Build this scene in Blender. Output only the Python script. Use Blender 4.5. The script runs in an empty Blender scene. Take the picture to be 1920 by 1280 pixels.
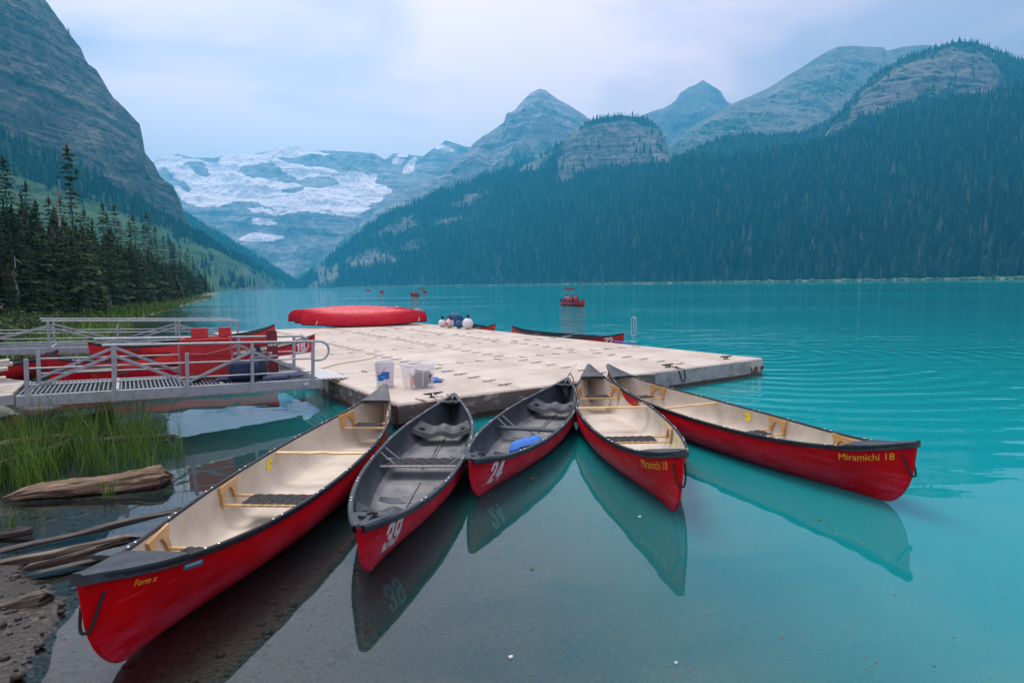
import bpy, bmesh, math, random
import numpy as np
from mathutils import Vector, Matrix
from math import radians, sin, cos, pi, sqrt

SC = bpy.context.scene
COL = SC.collection
rng = np.random.default_rng(7)
random.seed(7)

# ------------------------------------------------------------------ camera
FPX, CAMH, PITCH, ROLL = 1067.0, 1.95, radians(5.75), radians(0.85)
_f = Vector((0, cos(PITCH), -sin(PITCH)))
_r0 = Vector((1, 0, 0)); _u0 = _r0.cross(_f)
_r = _r0 * cos(ROLL) - _u0 * sin(ROLL)
_u = _u0 * cos(ROLL) + _r0 * sin(ROLL)
cam_d = bpy.data.cameras.new('camera'); cam = bpy.data.objects.new('camera', cam_d); COL.objects.link(cam)
M = Matrix((_r, _u, -_f)).transposed().to_4x4(); M.translation = (0, 0, CAMH)
cam.matrix_world = M
cam_d.sensor_fit = 'HORIZONTAL'; cam_d.sensor_width = 36.0; cam_d.lens = 36.0 * FPX / 1920.0
cam_d.clip_start = 0.05; cam_d.clip_end = 30000
SC.camera = cam

# ------------------------------------------------------------------ world and sun
SUN_AZ, SUN_EL = radians(-25), radians(62)
SUN_DIR = Vector((sin(SUN_AZ) * cos(SUN_EL), cos(SUN_AZ) * cos(SUN_EL), sin(SUN_EL)))
world = bpy.data.worlds.new('World'); SC.world = world; world.use_nodes = True
wn = world.node_tree.nodes; wl = world.node_tree.links; wn.clear()
w_out = wn.new('ShaderNodeOutputWorld'); w_bg = wn.new('ShaderNodeBackground')
w_sky = wn.new('ShaderNodeTexSky'); w_sky.sky_type = 'NISHITA'; w_sky.sun_disc = False
w_sky.sun_elevation = SUN_EL; w_sky.sun_rotation = SUN_AZ % (2 * pi); w_sky.dust_density = 4.0; w_sky.air_density = 1.5
w_tc = wn.new('ShaderNodeTexCoord')
w_map = wn.new('ShaderNodeMapping'); w_map.inputs['Scale'].default_value = (1.0, 1.0, 2.6)
w_map.inputs['Location'].default_value = (0.35, 0.1, 0.25)
w_noise = wn.new('ShaderNodeTexNoise'); w_noise.inputs['Scale'].default_value = 1.9
w_noise.inputs['Detail'].default_value = 6; w_noise.inputs['Roughness'].default_value = 0.5
w_noise.inputs['Distortion'].default_value = 0.4
w_ramp = wn.new('ShaderNodeValToRGB')
w_ramp.color_ramp.elements[0].position = 0.36; w_ramp.color_ramp.elements[0].color = (0.58, 0.46, 0.62, 1)
w_ramp.color_ramp.elements[1].position = 0.52; w_ramp.color_ramp.elements[1].color = (1.22, 0.84, 0.82, 1)
w_dot = wn.new('ShaderNodeVectorMath'); w_dot.operation = 'DOT_PRODUCT'; w_dot.inputs[1].default_value = SUN_DIR
w_glow = wn.new('ShaderNodeMapRange'); w_glow.inputs['From Min'].default_value = 0.35; w_glow.inputs['From Max'].default_value = 1.0
w_glow.inputs['To Min'].default_value = 0.0; w_glow.inputs['To Max'].default_value = 0.28; w_glow.interpolation_type = 'SMOOTHSTEP'
w_add = wn.new('ShaderNodeMix'); w_add.data_type = 'RGBA'; w_add.blend_type = 'ADD'
w_add.inputs['B'].default_value = (1.0, 0.90, 1.0, 1)
w_skys = wn.new('ShaderNodeMix'); w_skys.data_type = 'RGBA'; w_skys.blend_type = 'MULTIPLY'; w_skys.inputs['Factor'].default_value = 1
w_skys.inputs['B'].default_value = (0.10, 0.10, 0.10, 1)
w_mix = wn.new('ShaderNodeMix'); w_mix.data_type = 'RGBA'; w_mix.inputs['Factor'].default_value = 0.86
wl.new(w_tc.outputs['Generated'], w_map.inputs['Vector']); wl.new(w_map.outputs[0], w_noise.inputs['Vector'])
wl.new(w_noise.outputs['Fac'], w_ramp.inputs['Fac'])
wl.new(w_tc.outputs['Generated'], w_dot.inputs[0]); wl.new(w_dot.outputs['Value'], w_glow.inputs['Value'])
wl.new(w_glow.outputs[0], w_add.inputs['Factor']); wl.new(w_ramp.outputs['Color'], w_add.inputs['A'])
wl.new(w_sky.outputs['Color'], w_skys.inputs['A'])
wl.new(w_skys.outputs['Result'], w_mix.inputs['A']); wl.new(w_add.outputs['Result'], w_mix.inputs['B'])
wl.new(w_mix.outputs['Result'], w_bg.inputs['Color']); w_bg.inputs['Strength'].default_value = 1.0
wl.new(w_bg.outputs[0], w_out.inputs['Surface'])

sun_d = bpy.data.lights.new('sun', 'SUN'); sun_d.energy = 2.6; sun_d.angle = radians(26); sun_d.color = (1.0, 0.94, 0.86)
sun = bpy.data.objects.new('sun', sun_d); COL.objects.link(sun)
sun.rotation_mode = 'QUATERNION'; sun.rotation_quaternion = SUN_DIR.to_track_quat('Z', 'Y')

SC.view_settings.view_transform = 'Standard'; SC.view_settings.look = 'None'
SC.view_settings.exposure = 0.26; SC.view_settings.gamma = 1.0; SC.view_settings.use_curve_mapping = False
SC.cycles.use_denoising = True; SC.cycles.volume_bounces = 1; SC.cycles.max_bounces = 8
SC.cycles.transparent_max_bounces = 12; SC.cycles.caustics_reflective = False; SC.cycles.caustics_refractive = False
SC.cycles.sample_clamp_indirect = 4.0

# ------------------------------------------------------------------ helpers
def un(px, py, z=None, d=None):
    """point in the place that stands on height z (or at distance d) in the direction of a photo pixel"""
    v = _f + _r * ((px - 960) / FPX) + _u * ((640 - py) / FPX)
    t = d / v.y if d is not None else (z - CAMH) / v.z
    return Vector((0, 0, CAMH)) + v * t

def tag(o, label=None, cat=None, group=None, kind=None):
    if label: o['label'] = label
    if cat: o['category'] = cat
    if group: o['group'] = group
    if kind: o['kind'] = kind
    return o

def empty(name, loc=(0, 0, 0), rz=0.0, label=None, cat=None, group=None):
    o = bpy.data.objects.new(name, None); COL.objects.link(o)
    o.location = loc; o.rotation_euler = (0, 0, rz); o.empty_display_size = 0.1
    return tag(o, label, cat, group)

def link(name, me, parent=None):
    o = bpy.data.objects.new(name, me); COL.objects.link(o)
    if parent is not None: o.parent = parent
    return o

def copy_tree(o, parent=None):
    c = o.copy(); COL.objects.link(c); c.parent = parent
    for ch in list(o.children): copy_tree(ch, c)
    return c

class MB:
    def __init__(s): s.v = []; s.f = []; s.m = []; s.cur = 0
    def add(s, vs, fs):
        b = len(s.v); s.v.extend([tuple(v) for v in vs])
        for f in fs: s.f.append(tuple(i + b for i in f)); s.m.append(s.cur)
        return s
    def box(s, c, size, rot=None, bev=0.0):
        hx, hy, hz = size[0] / 2, size[1] / 2, size[2] / 2
        if bev <= 0:
            vs = [Vector((x * hx, y * hy, z * hz)) for z in (-1, 1) for y in (-1, 1) for x in (-1, 1)]
            fs = [(0, 2, 3, 1), (4, 5, 7, 6), (0, 1, 5, 4), (2, 6, 7, 3), (0, 4, 6, 2), (1, 3, 7, 5)]
        else:
            b = min(bev, hx * .9, hy * .9, hz * .9)
            ring = lambda ax, ay, z: [Vector((-ax, -ay, z)), Vector((ax, -ay, z)), Vector((ax, ay, z)), Vector((-ax, ay, z))]
            def oct_(ax, ay, z, k):
                return [Vector((-ax + k, -ay, z)), Vector((ax - k, -ay, z)), Vector((ax, -ay + k, z)), Vector((ax, ay - k, z)),
                        Vector((ax - k, ay, z)), Vector((-ax + k, ay, z)), Vector((-ax, ay - k, z)), Vector((-ax, -ay + k, z))]
            vs = oct_(hx - b, hy - b, -hz, b * .4) + oct_(hx, hy, -hz + b, b) + oct_(hx, hy, hz - b, b) + oct_(hx - b, hy - b, hz, b * .4)
            fs = [tuple(range(7, -1, -1)), tuple(range(24, 32))]
            for k in range(3):
                for i in range(8):
                    j = (i + 1) % 8; fs.append((k * 8 + i, k * 8 + j, k * 8 + 8 + j, k * 8 + 8 + i))
        if rot is not None: vs = [rot @ v for v in vs]
        c = Vector(c); return s.add([v + c for v in vs], fs)
    def tube(s, path, r, n=8, closed=False, cap=True):
        P = [Vector(p) for p in path]; m = len(P)
        R = r if hasattr(r, '__len__') else [r] * m
        T = []
        for i in range(m):
            a = P[(i - 1) % m] if (closed or i > 0) else P[i]; b = P[(i + 1) % m] if (closed or i < m - 1) else P[i]
            T.append((b - a).normalized())
        nrm = T[0].orthogonal().normalized(); vs = []
        for i in range(m):
            if i: 
                q = T[i - 1].rotation_difference(T[i]); nrm = q @ nrm
            bn = T[i].cross(nrm)
            for k in range(n):
                a = 2 * pi * k / n; vs.append(P[i] + (nrm * cos(a) + bn * sin(a)) * R[i])
        fs = []
        for i in range(m if closed else m - 1):
            j = (i + 1) % m
            for k in range(n):
                l = (k + 1) % n; fs.append((i * n + k, i * n + l, j * n + l, j * n + k))
        if cap and not closed: fs += [tuple(range(n - 1, -1, -1)), tuple(range((m - 1) * n, m * n))]
        return s.add(vs, fs)
    def bar(s, a, b, w, h, up=(0, 0, 1)):
        a = Vector(a); b = Vector(b); d = (b - a); L = d.length; x = d.normalized(); u = Vector(up)
        y = u.cross(x).normalized(); z = x.cross(y)
        return s.box((a + b) / 2, (L, w, h), Matrix((x, y, z)).transposed())
    def lathe(s, prof, c=(0, 0, 0), n=20, axis=None):
        vs = []; c = Vector(c)
        for (r, z) in prof:
            for k in range(n):
                a = 2 * pi * k / n; vs.append(Vector((r * cos(a), r * sin(a), z)))
        if axis is not None:
            q = Vector((0, 0, 1)).rotation_difference(Vector(axis)); vs = [q @ v for v in vs]
        fs = []
        for i in range(len(prof) - 1):
            for k in range(n):
                l = (k + 1) % n; fs.append((i * n + k, i * n + l, (i + 1) * n + l, (i + 1) * n + k))
        return s.add([v + c for v in vs], fs)
    def prism(s, poly, z0, z1, fn=None):
        n = len(poly); vs = [Vector((x, y, z0)) for x, y in poly] + [Vector((x, y, z1)) for x, y in poly]
        if fn: vs = [Vector(fn(v)) for v in vs]
        fs = [tuple(range(n - 1, -1, -1)), tuple(range(n, 2 * n))] + [(i, (i + 1) % n, n + (i + 1) % n, n + i) for i in range(n)]
        return s.add(vs, fs)
    def grid(s, P):
        nu = len(P); nv = len(P[0]); vs = [p for row in P for p in row]
        return s.add(vs, [(i * nv + j, (i + 1) * nv + j, (i + 1) * nv + j + 1, i * nv + j + 1) for i in range(nu - 1) for j in range(nv - 1)])
    def mesh(s, name, mats, smooth=None):
        me = bpy.data.meshes.new(name); me.from_pydata(s.v, [], s.f)
        for m in (mats if isinstance(mats, (list, tuple)) else [mats]): me.materials.append(m)
        if any(s.m): me.polygons.foreach_set('material_index', s.m)
        if smooth is not None:
            me.polygons.foreach_set('use_smooth', [True] * len(me.polygons))
            if smooth < 180: me.set_sharp_from_angle(angle=radians(smooth))
        me.update(); return me
    def build(s, name, mats, parent=None, smooth=None):
        return link(name, s.mesh(name, mats, smooth), parent)

def np_mesh(name, V, Fq, mat, smooth=True, tri=False):
    me = bpy.data.meshes.new(name); k = Fq.shape[1]
    me.vertices.add(len(V)); me.vertices.foreach_set('co', np.asarray(V, np.float32).ravel())
    me.loops.add(Fq.size); me.loops.foreach_set('vertex_index', Fq.astype(np.int32).ravel())
    me.polygons.add(len(Fq)); me.polygons.foreach_set('loop_start', np.arange(0, Fq.size, k, dtype=np.int32))
    me.polygons.foreach_set('loop_total', np.full(len(Fq), k, np.int32))
    me.polygons.foreach_set('use_smooth', np.full(len(Fq), smooth))
    if mat is not None: me.materials.append(mat)
    me.update(); me.validate(); return me

def attr(me, name, vals):
    a = me.attributes.new(name, 'FLOAT', 'POINT'); a.data.foreach_set('value', np.asarray(vals, np.float32).ravel())

# gradient noise in numpy
_perm = np.random.default_rng(3).permutation(256); _perm = np.concatenate([_perm, _perm, _perm])
_grad = np.random.default_rng(4).normal(size=(256, 3)); _grad /= np.linalg.norm(_grad, axis=1)[:, None]
def perlin(x, y, z=0.0):
    x, y, z = np.broadcast_arrays(np.asarray(x, float), np.asarray(y, float), np.asarray(z, float))
    xi = np.floor(x).astype(int); yi = np.floor(y).astype(int); zi = np.floor(z).astype(int)
    fx, fy, fz = x - xi, y - yi, z - zi
    u, v, w = [t * t * t * (t * (t * 6 - 15) + 10) for t in (fx, fy, fz)]
    xi &= 255; yi &= 255; zi &= 255
    def g(a, b, c):
        G = _grad[_perm[_perm[_perm[xi + a] + yi + b] + zi + c]]
        return G[..., 0] * (fx - a) + G[..., 1] * (fy - b) + G[..., 2] * (fz - c)
    l = lambda t, a, b: a + t * (b - a)
    return l(w, l(v, l(u, g(0, 0, 0), g(1, 0, 0)), l(u, g(0, 1, 0), g(1, 1, 0))), l(v, l(u, g(0, 0, 1), g(1, 0, 1)), l(u, g(0, 1, 1), g(1, 1, 1)))) * 1.5
def fbm(x, y, z=0.0, o=5, gain=.5, ridged=False):
    a = 1.0; s = 0; f = 1.0; t = 0
    for i in range(o):
        n = perlin(np.asarray(x) * f + i * 17.3, np.asarray(y) * f + i * 5.7, np.asarray(z) * f)
        s = s + a * ((1 - 2 * np.abs(n)) if ridged else n); t += a; a *= gain; f *= 2.03
    return s / t

# ------------------------------------------------------------------ materials
def nt(name):
    m = bpy.data.materials.new(name); m.use_nodes = True; t = m.node_tree
    return m, t.nodes, t.links, t.nodes['Principled BSDF']

def mat(name, col, rough=0.5, col2=None, nscale=8.0, stretch=(1, 1, 1), contrast=(0.35, 0.65), bump=0.0, bscale=40.0, metal=0.0, spec=0.5, coords='Object', detail=5, var=0.0, coat=0.0):
    m, N, L, P = nt(name)
    P.inputs['Base Color'].default_value = (*col, 1); P.inputs['Roughness'].default_value = rough
    P.inputs['Metallic'].default_value = metal; P.inputs['Specular IOR Level'].default_value = spec
    if coat: P.inputs['Coat Weight'].default_value = coat; P.inputs['Coat Roughness'].default_value = 0.15
    tc = N.new('ShaderNodeTexCoord'); mp = N.new('ShaderNodeMapping'); mp.inputs['Scale'].default_value = stretch
    L.new(tc.outputs[coords], mp.inputs['Vector'])
    last = None
    if col2 is not None:
        n = N.new('ShaderNodeTexNoise'); n.inputs['Scale'].default_value = nscale; n.inputs['Detail'].default_value = detail; n.inputs['Roughness'].default_value = .6
        L.new(mp.outputs[0], n.inputs['Vector'])
        r = N.new('ShaderNodeMapRange'); r.inputs['From Min'].default_value = contrast[0]; r.inputs['From Max'].default_value = contrast[1]
        L.new(n.outputs['Fac'], r.inputs['Value'])
        x = N.new('ShaderNodeMix'); x.data_type = 'RGBA'; x.inputs['A'].default_value = (*col, 1); x.inputs['B'].default_value = (*col2, 1)
        L.new(r.outputs[0], x.inputs['Factor']); last = x.outputs['Result']
        L.new(last, P.inputs['Base Color'])
    if var:
        oi = N.new('ShaderNodeObjectInfo'); h = N.new('ShaderNodeHueSaturation')
        r = N.new('ShaderNodeMapRange'); r.inputs['To Min'].default_value = 1 - var; r.inputs['To Max'].default_value = 1 + var
        L.new(oi.outputs['Random'], r.inputs['Value']); L.new(r.outputs[0], h.inputs['Value'])
        if last is not None: L.new(last, h.inputs['Color'])
        else: h.inputs['Color'].default_value = (*col, 1)
        L.new(h.outputs[0], P.inputs['Base Color'])
    if bump:
        b = N.new('ShaderNodeBump'); n2 = N.new('ShaderNodeTexNoise'); n2.inputs['Scale'].default_value = bscale; n2.inputs['Detail'].default_value = 4
        L.new(mp.outputs[0], n2.inputs['Vector']); L.new(n2.outputs['Fac'], b.inputs['Height'])
        b.inputs['Strength'].default_value = bump; b.inputs['Distance'].default_value = 0.02
        L.new(b.outputs[0], P.inputs['Normal'])
    return m
# ------------------------------------------------------------------ mountains
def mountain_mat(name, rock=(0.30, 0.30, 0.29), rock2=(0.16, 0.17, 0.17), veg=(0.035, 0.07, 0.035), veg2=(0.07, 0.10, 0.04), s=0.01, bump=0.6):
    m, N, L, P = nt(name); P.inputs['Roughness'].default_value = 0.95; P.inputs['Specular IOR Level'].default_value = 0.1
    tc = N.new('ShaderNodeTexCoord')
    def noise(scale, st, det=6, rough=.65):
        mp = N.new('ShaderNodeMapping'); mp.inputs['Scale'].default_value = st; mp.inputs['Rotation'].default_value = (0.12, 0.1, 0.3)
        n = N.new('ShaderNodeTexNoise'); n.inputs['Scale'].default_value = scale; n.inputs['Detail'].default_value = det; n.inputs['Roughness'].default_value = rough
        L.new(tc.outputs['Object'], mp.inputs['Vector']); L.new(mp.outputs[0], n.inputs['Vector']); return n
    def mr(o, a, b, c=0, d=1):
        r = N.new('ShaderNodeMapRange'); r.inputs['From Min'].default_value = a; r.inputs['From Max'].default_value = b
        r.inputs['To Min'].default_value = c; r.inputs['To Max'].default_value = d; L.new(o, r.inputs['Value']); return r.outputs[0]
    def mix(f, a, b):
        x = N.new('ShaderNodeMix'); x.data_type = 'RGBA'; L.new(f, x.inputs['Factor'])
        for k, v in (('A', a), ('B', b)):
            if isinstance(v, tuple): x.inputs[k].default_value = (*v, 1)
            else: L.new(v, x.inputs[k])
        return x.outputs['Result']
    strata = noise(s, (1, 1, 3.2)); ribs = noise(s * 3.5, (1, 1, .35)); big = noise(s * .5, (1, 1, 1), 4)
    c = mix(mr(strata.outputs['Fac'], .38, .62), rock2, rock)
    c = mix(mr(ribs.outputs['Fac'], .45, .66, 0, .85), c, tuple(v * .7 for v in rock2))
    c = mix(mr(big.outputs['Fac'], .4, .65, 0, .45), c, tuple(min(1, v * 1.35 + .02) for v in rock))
    av = N.new('ShaderNodeAttribute'); av.attribute_name = 'veg'; asn = N.new('ShaderNodeAttribute'); asn.attribute_name = 'snow'
    vm = N.new('ShaderNodeMath'); vm.operation = 'ADD'; L.new(av.outputs['Fac'], vm.inputs[0]); L.new(mr(ribs.outputs['Fac'], 0.2, 0.8, -.5, .5), vm.inputs[1])
    vg = mix(mr(big.outputs['Fac'], .35, .65), veg, veg2)
    c = mix(mr(vm.outputs[0], .4, .6), c, vg)
    sm = N.new('ShaderNodeMath'); sm.operation = 'ADD'; L.new(asn.outputs['Fac'], sm.inputs[0]); L.new(mr(strata.outputs['Fac'], 0.25, 0.75, -.45, .45), sm.inputs[1])
    c = mix(mr(sm.outputs[0], .46, .54), c, (.97, .91, .93))
    L.new(c, P.inputs['Base Color'])
    b = N.new('ShaderNodeBump'); b.inputs['Strength'].default_value = bump; b.inputs['Distance'].default_value = .14 / s
    ad = N.new('ShaderNodeMath'); ad.operation = 'ADD'; L.new(strata.outputs['Fac'], ad.inputs[0]); L.new(ribs.outputs['Fac'], ad.inputs[1])
    L.new(ad.outputs[0], b.inputs['Height']); L.new(b.outputs[0], P.inputs['Normal'])
    return m

def loft(name, material, curves, nu, nvs, amp=10, fr=0.01, back=0.35, masks=None, label=None, ridge_keep=.35, ridged=True, band=.38):
    """terrain through several contour curves; each curve is a list of (bearing column, height row, distance in m)"""
    x0 = max(c[0][0] for c in curves); x1 = min(c[-1][0] for c in curves)
    xs = np.linspace(x0, x1, nu); rows = []
    fwd = np.array(_f); rt = np.array(_r); up = np.array(_u)
    for c in curves:
        a = np.array(c, float); py = np.interp(xs, a[:, 0], a[:, 1]); d = np.interp(xs, a[:, 0], a[:, 2])
        v = fwd[None] + rt[None] * ((xs - 960) / FPX)[:, None] + up[None] * ((640 - py) / FPX)[:, None]
        P = np.array([0, 0, CAMH]) + v * (d / v[:, 1])[:, None]; rows.append((P, py))
    P0 = rows[0][0].copy(); P0[:, 2] = np.minimum(P0[:, 2], -1.0); rows[0] = (P0, rows[0][1])
    # behind the ridge the ground falls away again
    R = rows[-1][0]; B = R.copy(); rad = R[:, :2] / np.linalg.norm(R[:, :2], axis=1)[:, None]
    span = np.maximum(R[:, 2] * 1.1, 60.0); B[:, :2] += rad * (span * 1.0)[:, None]; B[:, 2] = np.minimum(R[:, 2] * back, R[:, 2] - 20)
    rows.append((B, rows[-1][1])); nvs = list(nvs) + [6]
    pts = []; pys = []; tt = []; K = len(rows) - 1
    for k in range(K):
        n = nvs[k]
        for j in range(n if k < K - 1 else n + 1):
            t = j / n
            pts.append(rows[k][0] * (1 - t) + rows[k + 1][0] * t); pys.append(rows[k][1] * (1 - t) + rows[k + 1][1] * t); tt.append(k + t)
    P = np.stack(pts); PY = np.stack(pys); T = np.array(tt)[:, None] * np.ones((1, nu)); X = np.broadcast_to(xs, PY.shape)
    w = np.clip(T * 4, 0, 1) * np.where(T > K - 2 - .02, np.where(np.abs(T - (K - 1)) < .15, ridge_keep, 1.0), 1.0)
    r2 = P[..., :2] / np.maximum(np.linalg.norm(P[..., :2], axis=-1), 1)[..., None]
    lat = P[..., 0] * 1.0 + P[..., 1] * .35
    n1 = fbm(lat * fr, P[..., 2] * fr * .45, P[..., 1] * fr * .3, 8, .56, ridged=ridged) - (.35 if ridged else 0)
    n3 = fbm(P[..., 2] * fr * 5 + lat * fr * .5, lat * fr * .35, 7.7, 5, .6)
    n2 = fbm(P[..., 0] * fr * .6 + 31, P[..., 1] * fr * .6, P[..., 2] * fr * 2.5, 6)
    P[..., :2] -= r2 * (amp * (n1 + band * n3) * w)[..., None]
    P[..., 2] += amp * .35 * n2 * w
    V = P.reshape(-1, 3); nr, nc = PY.shape
    idx = np.arange(nr * nc).reshape(nr, nc)
    F = np.stack([idx[:-1, :-1], idx[:-1, 1:], idx[1:, 1:], idx[1:, :-1]], -1).reshape(-1, 4)
    me = np_mesh(name, V, F, material, smooth=False)
    veg = np.zeros((nr, nc)); snow = np.zeros((nr, nc))
    if masks: veg, snow = masks(X, PY, T, P)
    attr(me, 'veg', veg); attr(me, 'snow', snow)
    o = link(name, me); o['kind'] = 'structure'
    if label: o['label'] = label
    return dict(obj=o, P=P, X=X, PY=PY, T=T, veg=veg)

def blob(X, Y, cx, cy, rx, ry, rot=0.0, k=1.0):
    a = radians(rot); dx, dy = X - cx, Y - cy; u = (dx * cos(a) + dy * sin(a)) / rx; v = (-dx * sin(a) + dy * cos(a)) / ry
    return np.clip((1.25 - np.sqrt(u * u + v * v)) * k, 0, 1)

def warp(X, Y, a, b, f):
    return X + a * fbm(X * f, Y * f * 2, 5, 5, .6), Y + b * fbm(X * f, Y * f * 2, 9, 5, .6)
ROCK = mountain_mat('limestone_cliff', (0.24, 0.225, 0.205), (0.10, 0.10, 0.10), s=0.02)
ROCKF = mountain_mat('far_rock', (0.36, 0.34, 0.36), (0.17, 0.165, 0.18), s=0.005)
ROCKW = mountain_mat('pale_limestone', (0.22, 0.205, 0.185), (0.09, 0.085, 0.08), veg=(.02, .045, .03), veg2=(.03, .06, .03), s=0.02)

# glacier mountain at the head of the valley
def m_glacier(X, Y, T, P):
    X, Y = warp(X, Y, 26, 9, .02)
    s = np.full(X.shape, -.1); A = lambda b, k=1.0: np.maximum(s, -.1 + k * b)
    for (cx, cy, rx, ry, rot, k) in [(340, 320, 60, 22, 8, 1.0), (420, 345, 110, 34, 6, 1.05), (560, 372, 130, 26, 8, 1.1), (640, 370, 70, 22, 4, 1.05), (600, 330, 90, 22, 14, 1.0), (690, 345, 50, 22, 8, 1.0),
                                     (555, 296, 55, 22, 0, .95), (470, 300, 60, 12, -4, .9), (450, 305, 40, 20, -20, .9), (770, 310, 16, 7, -30, .9), (745, 296, 20, 9, -10, .85), (730, 352, 30, 9, -8, .95),
                                     (490, 448, 42, 8, -4, .95), (495, 415, 22, 8, 0, .75), (520, 395, 60, 6, 0, .7), (650, 388, 26, 12, 35, .9), (830, 280, 22, 6, 20, .8), (305, 300, 40, 12, 0, .8), (380, 372, 60, 14, 10, .95)]:
        s = A(blob(X, Y, cx, cy, rx, ry, rot, 2.6), k)
    for (cx, cy, rx, ry, rot, k) in [(598, 346, 34, 9, 2, 1.2), (552, 360, 24, 8, -6, 1.1), (480, 322, 36, 12, 4, .9), (370, 318, 24, 10, 20, .8), (600, 306, 70, 10, 2, 1.0), (680, 318, 60, 9, 2, 1.1), (735, 335, 26, 22, 30, 1.2), (690, 300, 40, 10, 0, 1.1), (340, 345, 20, 10, 40, .8), (300, 350, 26, 36, 30, .9)]:
        s = s - k * blob(X, Y, cx, cy, rx, ry, rot, 2.0)
    s = s + .5 * fbm(X * .05, Y * .22, 0, 5, .65)
    return np.zeros(X.shape), s
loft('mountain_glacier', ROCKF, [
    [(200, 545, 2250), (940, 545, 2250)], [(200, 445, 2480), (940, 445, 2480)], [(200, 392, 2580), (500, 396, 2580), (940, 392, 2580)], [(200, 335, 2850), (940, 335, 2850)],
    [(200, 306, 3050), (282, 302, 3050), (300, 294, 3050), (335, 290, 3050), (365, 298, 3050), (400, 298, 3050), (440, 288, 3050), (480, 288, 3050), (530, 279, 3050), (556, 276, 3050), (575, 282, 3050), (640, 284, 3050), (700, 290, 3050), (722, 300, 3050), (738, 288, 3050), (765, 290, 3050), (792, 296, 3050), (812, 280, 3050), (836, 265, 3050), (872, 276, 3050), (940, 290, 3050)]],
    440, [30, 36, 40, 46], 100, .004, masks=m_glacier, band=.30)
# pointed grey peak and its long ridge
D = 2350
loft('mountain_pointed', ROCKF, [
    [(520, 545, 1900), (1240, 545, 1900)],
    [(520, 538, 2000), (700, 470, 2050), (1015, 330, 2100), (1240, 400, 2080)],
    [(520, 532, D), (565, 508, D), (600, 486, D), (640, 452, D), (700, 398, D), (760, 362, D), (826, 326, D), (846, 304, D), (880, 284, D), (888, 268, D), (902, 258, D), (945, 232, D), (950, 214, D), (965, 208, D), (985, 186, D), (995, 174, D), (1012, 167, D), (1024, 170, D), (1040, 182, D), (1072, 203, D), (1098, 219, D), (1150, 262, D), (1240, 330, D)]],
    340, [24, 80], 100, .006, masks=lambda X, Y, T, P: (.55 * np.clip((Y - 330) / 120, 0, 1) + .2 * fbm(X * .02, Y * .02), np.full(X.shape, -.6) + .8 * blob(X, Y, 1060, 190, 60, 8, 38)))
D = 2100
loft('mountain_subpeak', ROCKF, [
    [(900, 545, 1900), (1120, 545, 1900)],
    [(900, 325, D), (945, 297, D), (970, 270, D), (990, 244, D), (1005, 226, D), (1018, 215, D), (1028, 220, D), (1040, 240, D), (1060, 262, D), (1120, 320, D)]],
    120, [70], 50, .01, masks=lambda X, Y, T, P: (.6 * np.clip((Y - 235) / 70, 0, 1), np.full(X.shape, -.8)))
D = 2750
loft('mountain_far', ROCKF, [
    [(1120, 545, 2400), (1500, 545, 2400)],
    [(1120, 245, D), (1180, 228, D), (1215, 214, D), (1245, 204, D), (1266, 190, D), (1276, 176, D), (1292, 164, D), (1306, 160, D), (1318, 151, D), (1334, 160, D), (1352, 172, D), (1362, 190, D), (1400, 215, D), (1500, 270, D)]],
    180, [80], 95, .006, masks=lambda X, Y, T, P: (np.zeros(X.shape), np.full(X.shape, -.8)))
# bare rounded mountain right of centre
D = 2200
def m_bare(X, Y, T, P):
    v = .75 * np.clip((Y - 205 - .08 * (X - 1300)) / 70, 0, 1) * (.6 + .8 * fbm(X * .02, Y * .03, 3, 4)) + .55 * blob(X, Y, 1560, 170, 120, 40, -22) + .5 * blob(X, Y, 1380, 235, 90, 18, -10)
    return v + .25 * fbm(X * .04, Y * .05, 1, 4), np.full(X.shape, -.8) + 1.7 * blob(X, Y, 1532, 127, 6, 3)
loft('mountain_bare', ROCK, [
    [(1190, 545, 1500), (1900, 545, 1500)],
    [(1190, 390, 1750), (1300, 330, 1750), (1900, 260, 1750)],
    [(1190, 330, D), (1240, 285, D), (1258, 270, D), (1300, 236, D), (1370, 196, D), (1440, 166, D), (1510, 122, D), (1545, 100, D), (1570, 88, D), (1600, 86, D), (1655, 89, D), (1663, 96, D), (1690, 89, D), (1730, 85, D), (1800, 88, D), (1900, 100, D)]],
    320, [30, 90], 55, .008, masks=m_bare, ridge_keep=.1, band=.16)
# forested foothill below it
D = 1500
foothill = loft('hill_foothill', ROCK, [
    [(1220, 545, 1250), (1700, 545, 1250)],
    [(1220, 320, D), (1262, 302, D), (1300, 282, D), (1350, 260, D), (1400, 250, D), (1450, 256, D), (1500, 250, D), (1560, 226, D), (1620, 200, D), (1700, 170, D)]],
    80, [26], 12, .012, masks=lambda X, Y, T, P: (np.ones(X.shape), np.full(X.shape, -1)))
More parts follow.
